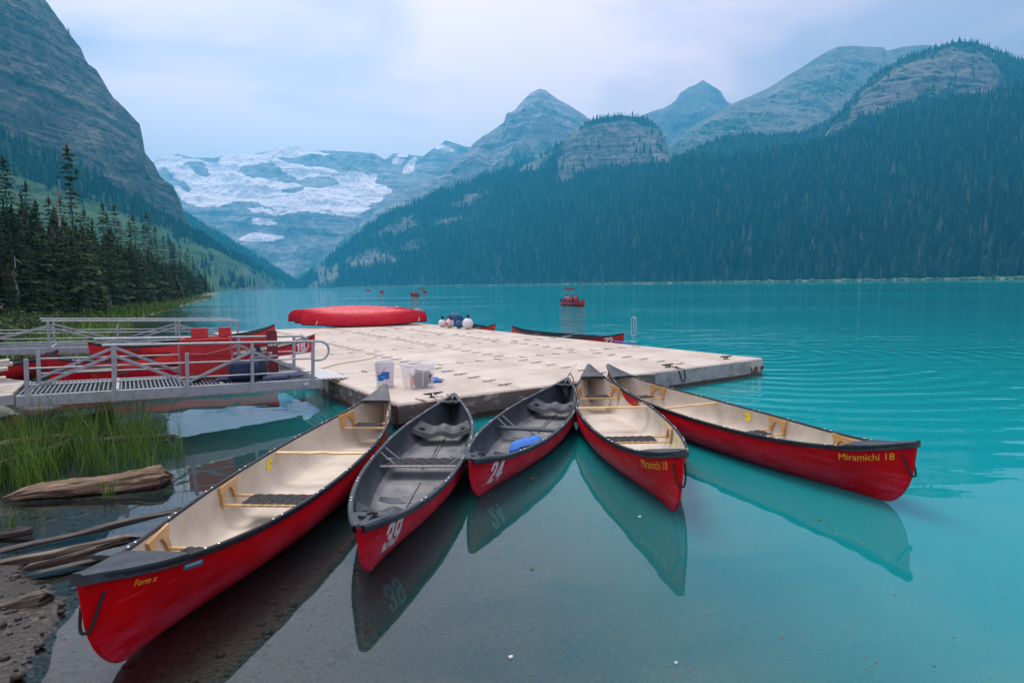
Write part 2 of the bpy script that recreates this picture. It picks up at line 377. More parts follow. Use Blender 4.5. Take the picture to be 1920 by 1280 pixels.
# right-hand summit with a rock face
def m_summit(X, Y, T, P):
    X, Y = warp(X, Y, 40, 26, .02)
    rk = np.clip(np.maximum.reduce([1.3 * blob(X, Y, 1735, 150, 120, 46, -24), 1.2 * blob(X, Y, 1640, 190, 60, 30, -35), 1.1 * blob(X, Y, 1580, 240, 60, 14, -30), 1.1 * blob(X, Y, 1830, 150, 60, 60, 10)]), 0, 1)
    return 1.15 - 1.15 * rk + .35 * fbm(X * .05, Y * .05, 0, 4), np.full(X.shape, -1)
D = 1350
summit = loft('hill_summit', ROCKW, [
    [(1440, 545, 1040), (2500, 545, 900)],
    [(1440, 330, 1150), (1600, 285, 1120), (1900, 245, 1080), (2500, 230, 1000)],
    [(1440, 310, D), (1500, 287, D), (1540, 264, D), (1565, 225, D), (1590, 192, D), (1640, 142, D), (1690, 112, D), (1740, 94, D), (1790, 80, D), (1820, 80, D), (1860, 92, D), (1920, 118, D), (2100, 170, D), (2500, 250, D)]],
    320, [10, 90], 30, .015, masks=m_summit)
# the big forested hillside and the rounded rock dome
def m_hill(X, Y, T, P):
    X0_, Y0_ = X, Y; X, Y = warp(X, Y, 30, 18, .025)
    dome = ((X > 1048) & (X0_ < 1262) & (T > 1.02)) * np.clip((.5 * Y + .5 * Y0_ - (238 - 16 * np.exp(-((X - 1165) / 50.) ** 2))) / 10, 0, 1)
    rk = np.maximum.reduce([1.0 * dome, .9 * blob(X, Y, 1005, 305, 40, 30, -30), .85 * blob(X, Y, 1095, 322, 80, 14, -14), .85 * blob(X, Y, 1190, 308, 66, 10, -10), .62 * blob(X, Y, 880, 378, 60, 16, -22),
                            .72 * blob(X, Y, 735, 432, 70, 16, -18), .62 * blob(X, Y, 830, 420, 60, 14, -14), .8 * blob(X, Y, 690, 490, 70, 26, -8), .9 * blob(X, Y, 615, 512, 40, 22, -30), .6 * blob(X, Y, 760, 470, 70, 18, -12), .9 * blob(X, Y, 600, 533, 30, 8, 0)])
    return 1.12 - 1.3 * rk + .42 * fbm(X * .035, Y * .07, 0, 4), np.full(X.shape, -1)
hillside = loft('hill_forested', ROCKW, [
    [(545, 545, 1500), (700, 545, 1300), (960, 545, 1020), (1200, 545, 800), (1500, 545, 620), (1900, 545, 470), (2300, 545, 370), (2700, 545, 300)],
    [(545, 542, 1560), (580, 532, 1560), (640, 500, 1560), (700, 470, 1520), (960, 395, 1400), (1050, 352, 1430), (1100, 325, 1450), (1180, 318, 1420), (1260, 312, 1330), (1300, 400, 1000), (1540, 390, 880), (1920, 345, 720), (2300, 320, 600), (2700, 320, 480)],
    [(545, 540, 1700), (560, 532, 1700), (575, 520, 1700), (600, 502, 1700), (640, 467, 1700), (690, 428, 1680), (740, 396, 1660), (830, 361, 1640), (900, 334, 1620), (960, 317, 1600), (1010, 300, 1590), (1048, 272, 1580), (1062, 256, 1575), (1085, 240, 1570), (1110, 226, 1565), (1160, 216, 1560), (1200, 220, 1555), (1226, 231, 1550), (1244, 252, 1545), (1255, 288, 1500), (1266, 304, 1300), (1300, 306, 1250), (1400, 302, 1200), (1540, 280, 1120), (1620, 252, 1080), (1700, 228, 1060), (1800, 204, 1030), (1920, 178, 1000), (2300, 100, 900), (2700, 60, 800)]],
    560, [60, 90], 16, .02, masks=m_hill)
# left cliff with its green scree slope
def m_cliff(X, Y, T, P):
    v = np.where(T < 1.0, 1.0, np.clip(1.0 - (T - 1.0) * 6, 0, 1) + .55 * blob(X, Y, 330, 385, 40, 60, 60) * .6)
    v = v - .8 * ((T < .25) & (X > 440)) - .5 * blob(X, Y, 470, 520, 60, 14, 30)
    return v + .3 * fbm(X * .03, Y * .03, 2, 4), np.full(X.shape, -1)
SCREE = mountain_mat('cliff_and_scree', (0.16, 0.15, 0.135), (0.05, 0.052, 0.055), veg=(.035, .09, .03), veg2=(.07, .12, .045), s=0.03)
cliff = loft('hill_cliff', SCREE, [
    [(-420, 545, 270), (0, 547, 330), (250, 547, 430), (400, 547, 560), (470, 546, 800), (520, 546, 1200), (548, 545, 1450)],
    [(-420, 100, 480), (-300, 180, 500), (0, 296, 560), (150, 338, 620), (260, 392, 720), (350, 434, 860), (420, 470, 1000), (480, 498, 1180), (520, 522, 1350), (548, 543, 1500)],
    [(-420, -900, 690), (-200, -480, 700), (0, -140, 720), (60, -40, 730), (85, 2, 740), (112, 42, 750), (150, 92, 765), (166, 125, 770), (182, 136, 780), (212, 184, 790), (240, 214, 800), (262, 232, 810), (268, 262, 815), (272, 288, 820), (288, 308, 830), (300, 328, 840), (326, 352, 850), (336, 376, 858), (350, 412, 880), (358, 424, 900), (420, 463, 1020), (480, 492, 1190), (520, 517, 1360), (548, 540, 1510)]],
    640, [50, 210], 34, .014, masks=m_cliff, ridge_keep=.5)
D = 1650
leftridge = loft('hill_left_ridge', SCREE, [
    [(250, 545, 1450), (620, 545, 1520)],
    [(250, 372, D), (340, 398, D), (400, 432, D), (450, 464, D), (500, 494, D), (540, 520, D), (562, 534, D), (620, 540, D)]],
    60, [20], 8, .012, masks=lambda X, Y, T, P: (np.ones(X.shape), np.full(X.shape, -1)))

# haze filling the valley
hz_m = bpy.data.materials.new('haze_air'); hz_m.use_nodes = True; hn = hz_m.node_tree.nodes; hn.clear()
ho = hn.new('ShaderNodeOutputMaterial'); hv = hn.new('ShaderNodeVolumePrincipled')
hv.inputs['Color'].default_value = (0.07, 0.58, 0.96, 1); hv.inputs['Density'].default_value = 2.9e-4; hv.inputs['Anisotropy'].default_value = 0.45
hz_m.node_tree.links.new(hv.outputs[0], ho.inputs['Volume'])
hz_top = max(max((ob.matrix_world @ Vector(c)).z for c in ob.bound_box) for ob in bpy.data.objects if ob.type == 'MESH') + 12
hb = MB(); hb.box((0, 3000, (hz_top - 11) / 2), (9600, 8000, hz_top + 11)); hz = hb.build('haze', hz_m)
tag(hz, 'pale blue smoky haze filling the valley', 'haze', kind='stuff')

# ------------------------------------------------------------------ lake shore, lake bed and water
SHORE = np.array([(-2.2, -8), (-2.3, 0), (-2.42, 2.5), (-2.75, 3.3), (-3.5, 3.9), (-4.9, 4.5), (-5.6, 5.4), (-6.2, 6.4), (-7.6, 7.4), (-9.4, 9.3), (-11.4, 13), (-13.4, 18), (-16.5, 24), (-24, 36), (-37, 64), (-58, 110), (-100, 195), (-126, 250), (-150, 268), (-230, 275), (-600, 300)], float)
LAND = np.vstack([SHORE, [(-600, -8)]])
def shore_d(x, y):
    """signed distance to the shoreline, positive on land"""
    x = np.asarray(x, float); y = np.asarray(y, float); best = np.full(x.shape, 1e9)
    for a, b in zip(SHORE[:-1], SHORE[1:]):
        ab = b - a; t = np.clip(((x - a[0]) * ab[0] + (y - a[1]) * ab[1]) / (ab @ ab), 0, 1)
        best = np.minimum(best, np.hypot(x - a[0] - t * ab[0], y - a[1] - t * ab[1]))
    ins = np.zeros(x.shape, bool); n = len(LAND); j = n - 1
    for i in range(n):
        xi, yi = LAND[i]; xj, yj = LAND[j]
        c = ((yi > y) != (yj > y)) & (x < (xj - xi) * (y - yi) / ((yj - yi) if yj != yi else 1e-9) + xi); ins ^= c; j = i
    return np.where(ins, best, -best)
def zg(x, y):
    d = shore_d(x, y); n = fbm(np.asarray(x) * .9, np.asarray(y) * .9, 0, 4)
    land = .012 + .07 * np.minimum(d, 3) + .03 * np.clip(d - 3, 0, 60) ** .9
    bed = -.02 + .07 * np.maximum(d, -5) + .2 * np.minimum(d + 5, 0)
    z = np.where(d > 0, land, bed) + n * .03
    return np.maximum(z, -6.0)

def axis_pts(lo, hi, mid0, mid1, fine, coarse):
    a = list(np.arange(mid0, mid1, fine)); s = fine; v = mid0
    while v > lo: s *= coarse; v -= s; a.insert(0, v)
    s = fine; v = a[-1]
    while v < hi: s *= coarse; v += s; a.append(v)
    return np.array(a)
gx = axis_pts(-420, 30, -9, -1, .07, 1.07); gy = axis_pts(-8, 330, 1.5, 10, .08, 1.06)
GX, GY = np.meshgrid(gx, gy, indexing='ij'); GZ = zg(GX, GY)
def grid_faces(nx, ny):
    i = np.arange(nx * ny).reshape(nx, ny); return np.stack([i[:-1, :-1], i[1:, :-1], i[1:, 1:], i[:-1, 1:]], -1).reshape(-1, 4)
gm, N, L, P = nt('shore_ground'); P.inputs['Roughness'].default_value = .55; P.inputs['Specular IOR Level'].default_value = .3
tc = N.new('ShaderNodeTexCoord'); vo = N.new('ShaderNodeTexVoronoi'); vo.inputs['Scale'].default_value = 38; vo.inputs['Randomness'].default_value = 1
no = N.new('ShaderNodeTexNoise'); no.inputs['Scale'].default_value = 1.3; no.inputs['Detail'].default_value = 9
L.new(tc.outputs['Object'], vo.inputs['Vector']); L.new(tc.outputs['Object'], no.inputs['Vector'])
sep = N.new('ShaderNodeSeparateColor'); L.new(vo.outputs['Color'], sep.inputs[0])
cr = N.new('ShaderNodeValToRGB'); cr.color_ramp.elements[0].color = (.016, .014, .013, 1); cr.color_ramp.elements[1].color = (.085, .068, .054, 1)
e = cr.color_ramp.elements.new(.55); e.color = (.026, .022, .019, 1); e = cr.color_ramp.elements.new(.85); e.color = (.04, .034, .03, 1)
L.new(sep.outputs[0], cr.inputs['Fac'])
mud = N.new('ShaderNodeMix'); mud.data_type = 'RGBA'; mud.inputs['B'].default_value = (.022, .018, .015, 1)
mr = N.new('ShaderNodeMapRange'); mr.inputs['From Min'].default_value = .42; mr.inputs['From Max'].default_value = .62; L.new(no.outputs['Fac'], mr.inputs['Value'])
L.new(mr.outputs[0], mud.inputs['Factor']); L.new(cr.outputs['Color'], mud.inputs['A'])
lv = N.new('ShaderNodeAttribute'); lv.attribute_name = 'land'; gr = N.new('ShaderNodeMix'); gr.data_type = 'RGBA'; gr.inputs['B'].default_value = (.04, .06, .02, 1)
L.new(lv.outputs['Fac'], gr.inputs['Factor']); L.new(mud.outputs['Result'], gr.inputs['A']); L.new(gr.outputs['Result'], P.inputs['Base Color'])
bp = N.new('ShaderNodeBump'); bp.inputs['Strength'].default_value = .4; bp.inputs['Distance'].default_value = .015; bp.invert = True
L.new(vo.outputs['Distance'], bp.inputs['Height']); L.new(bp.outputs[0], P.inputs['Normal'])
me = np_mesh('ground', np.stack([GX, GY, GZ], -1).reshape(-1, 3), grid_faces(len(gx), len(gy)), gm)
attr(me, 'land', np.clip((shore_d(GX, GY) - .5 + .02 * GY) / 1.2, 0, 1) * (GY > 4)); ground = link('ground', me); ground['kind'] = 'structure'
# land under the hills beyond the lake
fl = MB(); fl.grid([[(x, y, -6.5) for y in (-120, 900, 2500, 5200)] for x in (-3600, -400, 400, 3600)]); fo = fl.build('terrain', mat('valley_floor', (.05, .07, .04), .95)); fo['kind'] = 'structure'

wx = axis_pts(-900, 900, -7, 6, .16, 1.09); wy = axis_pts(-25, 1650, 0, 12, .16, 1.07)
WX, WY = np.meshgrid(wx, wy, indexing='ij'); wd = np.maximum(-zg(WX, WY), 0)
murk = 1 - np.exp(-(np.maximum(-shore_d(WX, WY), 0) / 4.4) ** 1.9); murk = np.where((WY > 60) | (WX > 8), 1.0, murk)
wm = bpy.data.materials.new('glacial_water'); wm.use_nodes = True; N = wm.node_tree.nodes; L = wm.node_tree.links; N.clear()
o = N.new('ShaderNodeOutputMaterial'); fr = N.new('ShaderNodeFresnel'); fr.inputs['IOR'].default_value = 1.64
gl = N.new('ShaderNodeBsdfGlossy'); gl.inputs['Roughness'].default_value = .015; gl.inputs['Color'].default_value = (.96, .98, 1, 1)
df = N.new('ShaderNodeBsdfDiffuse'); df.inputs['Color'].default_value = (.002, .25, .27, 1)
dc = N.new('ShaderNodeAttribute'); dc.attribute_name = 'silt'; dm = N.new('ShaderNodeMix'); dm.data_type = 'RGBA'; dm.inputs['A'].default_value = (.002, .27, .285, 1); dm.inputs['B'].default_value = (.035, .135, .135, 1); L.new(dc.outputs['Fac'], dm.inputs['Factor']); L.new(dm.outputs['Result'], df.inputs['Color'])
tr = N.new('ShaderNodeBsdfTransparent'); tr.inputs['Color'].default_value = (.80, .90, .90, 1)
mk = N.new('ShaderNodeAttribute'); mk.attribute_name = 'murk'
m1 = N.new('ShaderNodeMixShader'); m2 = N.new('ShaderNodeMixShader')
L.new(mk.outputs['Fac'], m1.inputs[0]); L.new(tr.outputs[0], m1.inputs[1]); L.new(df.outputs[0], m1.inputs[2])
L.new(fr.outputs[0], m2.inputs[0]); L.new(m1.outputs[0], m2.inputs[1]); L.new(gl.outputs[0], m2.inputs[2]); L.new(m2.outputs[0], o.inputs['Surface'])
tc = N.new('ShaderNodeTexCoord')
def wnoise(scale, st, det, rot=0.0):
    mp = N.new('ShaderNodeMapping'); mp.inputs['Scale'].default_value = st; mp.inputs['Rotation'].default_value = (0, 0, rot)
    n = N.new('ShaderNodeTexNoise'); n.inputs['Scale'].default_value = scale; n.inputs['Detail'].default_value = det
    L.new(tc.outputs['Object'], mp.inputs['Vector']); L.new(mp.outputs[0], n.inputs['Vector']); return n.outputs['Fac']
def math_(op, a, b=None, c=None):
    n = N.new('ShaderNodeMath'); n.operation = op
    for i, v in enumerate((a, b, c)):
        if v is None: continue
        if isinstance(v, (int, float)): n.inputs[i].default_value = v
        else: L.new(v, n.inputs[i])
    return n.outputs[0]
sx = N.new('ShaderNodeSeparateXYZ'); L.new(tc.outputs['Object'], sx.inputs[0])
# open water is ruffled, the corner by the shore is still
open_ = N.new('ShaderNodeMapRange'); open_.interpolation_type = 'SMOOTHSTEP'; open_.inputs['From Min'].default_value = 5.5; open_.inputs['From Max'].default_value = 16; open_.inputs['To Min'].default_value = .05; open_.inputs['To Max'].default_value = 1
yx = math_('ADD', math_('MULTIPLY', sx.outputs['Y'], .75), math_('MULTIPLY', sx.outputs['X'], .75)); L.new(yx, open_.inputs['Value'])
h = math_('ADD', math_('MULTIPLY', wnoise(.9, (.45, 1.5, 1), 3, .12), 1.0), math_('MULTIPLY', wnoise(3.2, (.6, 1.5, 1), 2, -.25), .22))
wv = N.new('ShaderNodeTexWave'); wv.wave_type = 'RINGS'; wv.rings_direction = 'SPHERICAL'; wv.inputs['Scale'].default_value = .55; wv.inputs['Distortion'].default_value = 3.0; wv.inputs['Detail'].default_value = 2; wv.inputs['Detail Scale'].default_value = .6
mpw = N.new('ShaderNodeMapping'); mpw.inputs['Location'].default_value = (-6.5, -15, 0); L.new(tc.outputs['Object'], mpw.inputs['Vector']); L.new(mpw.outputs[0], wv.inputs['Vector'])
h = math_('ADD', h, math_('MULTIPLY', wv.outputs['Fac'], .26))
patch = N.new('ShaderNodeMapRange'); patch.inputs['From Min'].default_value = .35; patch.inputs['From Max'].default_value = .65; patch.inputs['To Min'].default_value = .45; patch.inputs['To Max'].default_value = 1.25; L.new(wnoise(.045, (.5, 1.6, 1), 3), patch.inputs['Value'])
h = math_('MULTIPLY', math_('MULTIPLY', h, open_.outputs[0]), patch.outputs[0])
h = math_('ADD', h, math_('MULTIPLY', wnoise(1.6, (1, 1.6, 1), 1), .05))
bp = N.new('ShaderNodeBump'); bp.inputs['Strength'].default_value = 1.0; bp.inputs['Distance'].default_value = .055; L.new(h, bp.inputs['Height'])
L.new(bp.outputs[0], gl.inputs['Normal']); L.new(bp.outputs[0], fr.inputs['Normal'])
me = np_mesh('lake_water', np.stack([WX, WY, np.zeros_like(WX)], -1).reshape(-1, 3), grid_faces(len(wx), len(wy)), wm)
silt = np.clip(1 - (np.maximum(-shore_d(WX, WY), 0) - 1.6) / 4.0, 0, 1); silt = np.where((WY > 60) | (WX > 8), 0, silt * silt * (3 - 2 * silt)) * np.clip(1 - (WY - 9) / 8, 0, 1); attr(me, 'silt', silt); attr(me, 'murk', murk); lake = link('lake_water', me); lake['kind'] = 'structure'
# ------------------------------------------------------------------ conifers
NEED = mat('spruce_needles', (.032, .068, .028), .85, (.07, .11, .04), .35, contrast=(.35, .7), spec=.15, var=.25, coords='Object')
NEEDB = mat('browning_needles', (.05, .068, .028), .85, (.10, .075, .035), .5, contrast=(.4, .7), spec=.15, var=.25)
FARN, N, L, P = nt('far_needles'); P.inputs['Roughness'].default_value = .9; P.inputs['Specular IOR Level'].default_value = .05
_oi = N.new('ShaderNodeObjectInfo'); _cr = N.new('ShaderNodeValToRGB'); L.new(_oi.outputs['Random'], _cr.inputs['Fac']); L.new(_cr.outputs['Color'], P.inputs['Base Color'])
_cr.color_ramp.elements[0].color = (.004, .018, .012, 1); _cr.color_ramp.elements[1].color = (.13, .115, .10, 1); _cr.color_ramp.elements[1].position = .985
for _p, _c in ((.45, (.011, .036, .019)), (.75, (.024, .06, .026)), (.95, (.05, .095, .035)), (.965, (.06, .09, .04))): _e = _cr.color_ramp.elements.new(_p); _e.color = (*_c, 1)
BARK = mat('bark', (.075, .055, .042), .9, (.15, .125, .105), 6, (1, 1, .15), bump=.5, bscale=12)
GREYWOOD = mat('dead_wood', (.24, .22, .205), .9, (.42, .40, .38), 5, (1, 1, .12), bump=.4, bscale=20)

def spruce_meshes(h, seed, sparse=1.0, width=1.0, quality=1.0, mats=None, top_club=False):
    """trunk mesh and crown mesh (many small needle sprays on drooping boughs), foot at the origin"""
    R = np.random.default_rng(seed); t = MB()
    bend = R.normal(0, .012 * h, 2)
    path = [(bend[0] * (k / 6) ** 2, bend[1] * (k / 6) ** 2, h * k / 6 * .985 - .3 * (k == 0)) for k in range(7)]
    r0 = .009 * h + .02; t.tube(path, [max(r0 * (1 - k / 6.2), .012) for k in range(7)], 7)
    V = []; F = []
    nl = int(38 * quality * (h / 10) ** .5)
    for i in range(nl):
        f = (i + R.uniform(-.3, .3)) / nl; z = h * (.07 + .92 * f)
        rad = width * (.185 * h * (1 - f) ** .8 + .014 * h) * R.uniform(.65, 1.15)
        if f < .14: rad *= .55 + 3 * f
        if top_club and .62 < f < .8: rad *= .55
        if top_club and .84 < f < .95: rad *= 1.5
        if f > .93: rad *= .6
        c = np.array([bend[0] * f * f, bend[1] * f * f])
        nb = max(4, int(R.integers(5, 9) * (1.15 - .5 * f)))
        a0 = R.uniform(0, 6.28)
        for b in range(nb):
            if R.random() > sparse: continue
            a = a0 + 6.283 * b / nb + R.uniform(-.35, .35); L = rad * R.uniform(.55, 1.15); dr = R.uniform(.25, .6) + .35 * (1 - f)
            ns = max(2, int(2 + L * 3.2 * quality)); ca, sa = cos(a), sin(a)
            for k in range(ns):
                u = (k + .45) / ns; d = L * u; up = z - dr * d * .75 + .28 * d * u
                p = np.array([c[0] + ca * d, c[1] + sa * d, up])
                for side in (-1, 0, 1):
                    if side == 0 and k < ns - 1: continue
                    ang = a + side * R.uniform(.5, 1.15); sl = max(L * R.uniform(.24, .42) * (1.15 - .45 * u), .024 * h * R.uniform(.7, 1.3)); sw = sl * R.uniform(.34, .55)
                    q = p + np.array([cos(ang) * sl, sin(ang) * sl, -sl * R.uniform(.05, .6)])
                    n = np.array([-sin(ang), cos(ang), R.uniform(-.5, .5)]) * sw * .5; mid = p * .5 + q * .5 + np.array([0, 0, -sl * R.uniform(0, .15)])
                    j = len(V); V += [p, mid + n, q, mid - n]; F.append((j, j + 1, j + 2, j + 3))
    tip = np.array([bend[0], bend[1], h]); 
    for k in range(5):
        a = k * 1.3; j = len(V); p = tip - np.array([0, 0, .09 * h]); q = p + np.array([cos(a) * .011 * h, sin(a) * .011 * h, .045 * h]); V += [p, q, tip, p + np.array([-sin(a) * .008 * h, cos(a) * .008 * h, .02 * h])]; F.append((j, j + 1, j + 2, j + 3))
    return t.mesh('trunk', BARK, 60), np_mesh('crown', np.array(V), np.array(F), NEED if mats is None else mats, smooth=False)

def far_spruce(seed, tiers=7, n=8, wide=1.0):
    """small spruce, one metre high, for the far slopes"""
    R = np.random.default_rng(seed); V = []; F = []
    for i in range(tiers):
        f = i / tiers; zt = min(1.0, .10 + f * .9 + .26 * (1 - f * .5)); zb = .07 + f * .88; r = wide * (.145 * (1 - f) ** .8 + .018) * R.uniform(.75, 1.25)
        j = len(V); V.append((R.normal(0, .008), R.normal(0, .008), zt)); a0 = R.uniform(0, 6)
        for k in range(n):
            a = a0 + 6.283 * k / n; rr = r * (R.uniform(.9, 1.3) if k % 2 else R.uniform(.45, .7)); V.append((cos(a) * rr, sin(a) * rr, zb + (-.02 if k % 2 else .035) + R.uniform(-.015, .015)))
        for k in range(n): F.append((j, j + 1 + k, j + 1 + (k + 1) % n))
    j = len(V); V += [(.012, 0, -.05), (-.006, .01, -.05), (-.006, -.01, -.05), (0, 0, .3)]; F += [(j, j + 1, j + 3), (j + 1, j + 2, j + 3), (j + 2, j, j + 3)]
    return np_mesh('far_crown', np.array(V), np.array(F), FARN, smooth=False)

FAR = [far_spruce(1), far_spruce(2, 6, 8, 1.25), far_spruce(3, 9, 8, .8), far_spruce(4, 7, 6, 1.05), far_spruce(5, 4, 5, .45)]
FAR_PROTO = [bpy.data.objects.new('far_spruce_form', m) for m in FAR]

def scatter_group():
    ng = bpy.data.node_groups.new('scatter_trees', 'GeometryNodeTree')
    ng.interface.new_socket('Geometry', in_out='INPUT', socket_type='NodeSocketGeometry'); ng.interface.new_socket('Geometry', in_out='OUTPUT', socket_type='NodeSocketGeometry')
    n = ng.nodes; l = ng.links; gi = n.new('NodeGroupInput'); go = n.new('NodeGroupOutput'); ip = n.new('GeometryNodeInstanceOnPoints'); jg = n.new('GeometryNodeJoinGeometry')
    for p in FAR_PROTO:
        oi = n.new('GeometryNodeObjectInfo'); oi.inputs['Object'].default_value = p; oi.inputs['As Instance'].default_value = True; l.new(oi.outputs['Geometry'], jg.inputs[0])
    ip.inputs['Pick Instance'].default_value = True
    def na(name, t):
        a = n.new('GeometryNodeInputNamedAttribute'); a.data_type = t; a.inputs['Name'].default_value = name; return a.outputs[0]
    l.new(gi.outputs[0], ip.inputs['Points']); l.new(jg.outputs[0], ip.inputs['Instance']); l.new(na('kindex', 'INT'), ip.inputs['Instance Index'])
    l.new(na('turn', 'FLOAT_VECTOR'), ip.inputs['Rotation']); l.new(na('size', 'FLOAT_VECTOR'), ip.inputs['Scale']); l.new(ip.outputs[0], go.inputs[0])
    return ng
SCATTER = scatter_group()

def forest(name, P, H, label):
    me = bpy.data.meshes.new(name); n = len(P); me.vertices.add(n); me.vertices.foreach_set('co', np.asarray(P, np.float32).ravel())
    R = np.random.default_rng(n)
    a = me.attributes.new('kindex', 'INT', 'POINT'); a.data.foreach_set('value', R.choice(5, n, p=(.27, .24, .24, .22, .03)).astype(np.int32))
    tv = np.zeros((n, 3), np.float32); tv[:, 2] = R.uniform(0, 6.28, n); tv[:, :2] = R.normal(0, .03, (n, 2))
    a = me.attributes.new('turn', 'FLOAT_VECTOR', 'POINT'); a.data.foreach_set('vector', tv.ravel())
    w = R.uniform(.65, 1.3, n); sv = np.stack([H * w, H * w, H], -1).astype(np.float32)
    a = me.attributes.new('size', 'FLOAT_VECTOR', 'POINT'); a.data.foreach_set('vector', sv.ravel())
    o = link(name, me); md = o.modifiers.new('scatter', 'NODES'); md.node_group = SCATTER
    return tag(o, label, 'forest', kind='stuff')

def sample(hl, dens, n, seed):
    """n points on a lofted slope, weighted by area and by dens(X, PY, T)"""
    P, X, Y, T = hl['P'], hl['X'], hl['PY'], hl['T']; R = np.random.default_rng(seed)
    e1 = P[:-1, 1:] - P[:-1, :-1]; e2 = P[1:, :-1] - P[:-1, :-1]; ar = np.linalg.norm(np.cross(e1, e2), axis=-1)
    w = ar * dens(X[:-1, :-1], Y[:-1, :-1], T[:-1, :-1], hl['veg'][:-1, :-1]); w = w * (P[:-1, :-1, 2] > -.6); w = w.ravel() / w.sum()
    c = R.choice(len(w), n, p=w); i, j = np.unravel_index(c, ar.shape); u, v = R.random((2, n))[..., None]
    Q = P[i, j] * (1 - u) * (1 - v) + P[i, j + 1] * u * (1 - v) + P[i + 1, j] * (1 - u) * v + P[i + 1, j + 1] * u * v
    return Q, X[i, j], Y[i, j], T[i, j]
R_ = np.random.default_rng(11)
Q, qx, qy, qt = sample(hillside, lambda X, Y, T, V: np.clip((V - .35) * 2.2, .05, 1) * np.where(T > 2.12, 0, 1) * np.where(X > 2080, .15, 1) * np.where(X > 1262, 1.6, 1.0) * np.clip(.75 + 1.5 * fbm(X * .022 + .004 * Y, Y * .006, 2, 4), .12, 1.3), 44000, 1)
forest('hillside_forest', Q, np.interp(qx, [545, 960, 1300, 1900], [15, 16, 20, 21]) * R_.gamma(9, .105, len(Q)).clip(.35, 1.45) * np.where((qx > 1045) & (qx < 1265) & (qt > 1.5), .6, 1), 'dense dark spruce forest covering the slope across the lake')
Q, qx, qy, qt = sample(summit, lambda X, Y, T, V: np.clip((V - .45) * 2.0, .03, 1) * np.where(T > 2.12, 0, 1) * np.where(X > 2080, .1, 1), 9000, 2)
forest('summit_forest', Q, R_.uniform(8, 15, len(Q)), 'spruces on the upper slopes of the right summit')
Q, qx, qy, qt = sample(foothill, lambda X, Y, T, V: np.where(T > 1.12, 0, 1) * np.where(Y > 330, .1, 1), 5000, 3)
forest('foothill_forest', Q, R_.uniform(9, 15, len(Q)), 'blue hazy forest on the foothill below the bare mountain')
Q, qx, qy, qt = sample(leftridge, lambda X, Y, T, V: np.where(T > 1.12, 0, 1), 5000, 4)
forest('left_ridge_forest', Q, R_.uniform(10, 17, len(Q)), 'distant forest on the ridge left of the valley mouth')
def d_cliff(X, Y, T, V):
    line = np.exp(-((T - .93) / .10) ** 2); low = .35 * np.clip(.5 - T, 0, 1) * (X < 470) + .02
    patch = np.clip(fbm(X * .03, T * 5, 0, 3) * 2.2, 0, 1)
    return (line * (.25 + patch) + low * patch) * (T < 1.1) * np.where(X < -150, .05, 1) + .003 * (T > 1.9) * (T < 2.1)
Q, qx, qy, qt = sample(cliff, d_cliff, 2600, 5)
forest('scree_forest', Q, R_.uniform(8, 16, len(Q)) , 'scattered spruces along the foot of the left cliff')

# spruces that stand along the near shore, each a tree of its own
PROTOS = [spruce_meshes(10, 21, .95, .95), spruce_meshes(10, 22, .9, .8), spruce_meshes(10, 23, .8, 1.05), spruce_meshes(10, 24, .95, .72), spruce_meshes(10, 25, .85, .78, top_club=True), spruce_meshes(10, 26, .85, .9, mats=NEEDB)]
def near_tree(px, d, h, k, label, group='spruces on the near shore', rz=None, lean=0.0):
    b = un(px, 560, d=d); x, y = b.x, b.y; z = float(zg(np.array([x]), np.array([y]))[0])
    t = empty('spruce_tree', (x, y, z - .1), random.uniform(0, 6.28) if rz is None else rz, label, 'tree', group); t.rotation_euler.x = lean; s = h / 10.0
    t.scale = (s * random.uniform(.9, 1.12), s * random.uniform(.9, 1.12), s)
    link('trunk', PROTOS[k][0], t); link('crown', PROTOS[k][1], t); return t
near_tree(149, 33, 10.2, 4, 'tallest spruce on the near shore, thin ragged top above all others', None, .3)
near_tree(31, 31, 9.0, 0, 'tall bushy spruce second in height, near the picture edge')
ROWS = 'shorter dark spruce filling the dense wood between the tall shore spruces'
ORD = 'first second third fourth fifth sixth seventh eighth ninth tenth eleventh twelfth thirteenth fourteenth fifteenth sixteenth seventeenth eighteenth nineteenth twentieth twenty-first twenty-second twenty-third twenty-fourth'.split()
def dline(px): return float(np.interp(px, [-120, 0, 100, 150, 200, 287, 340, 360, 385, 402], [24, 29, 33, 36, 44, 60, 86, 112, 165, 225]))
tops = [(-70, 320), (-30, 310), (8, 360), (52, 352), (68, 332), (85, 372), (104, 360), (126, 360), (170, 388), (186, 405), (201, 374), (212, 392), (224, 378), (238, 408), (252, 410), (264, 396), (276, 416), (289, 392), (300, 420), (312, 438), (322, 446), (333, 452), (343, 455), (352, 470), (358, 462), (366, 478), (374, 500), (386, 505), (394, 520), (401, 524)]
for i, (px, ty) in enumerate(tops):
    d = dline(px) * random.uniform(1.0, 1.1); base = un(px, 560, d=d); zb = float(zg(np.array([base.x]), np.array([base.y]))[0]); hh = un(px, ty, d=d).z - zb
    if px < 149: rank = sum(1 for q, _ in tops if px < q < 149); lab = ORD[rank] + ' tall spruce to the left of the tallest one'
    else: rank = sum(1 for q, _ in tops if 149 < q < px); lab = ORD[rank] + ' tall spruce along the shore to the right of the tallest one'
    near_tree(px, d, max(hh, 3.5), [0, 1, 3, 1, 2, 3, 5][i % 7], lab)
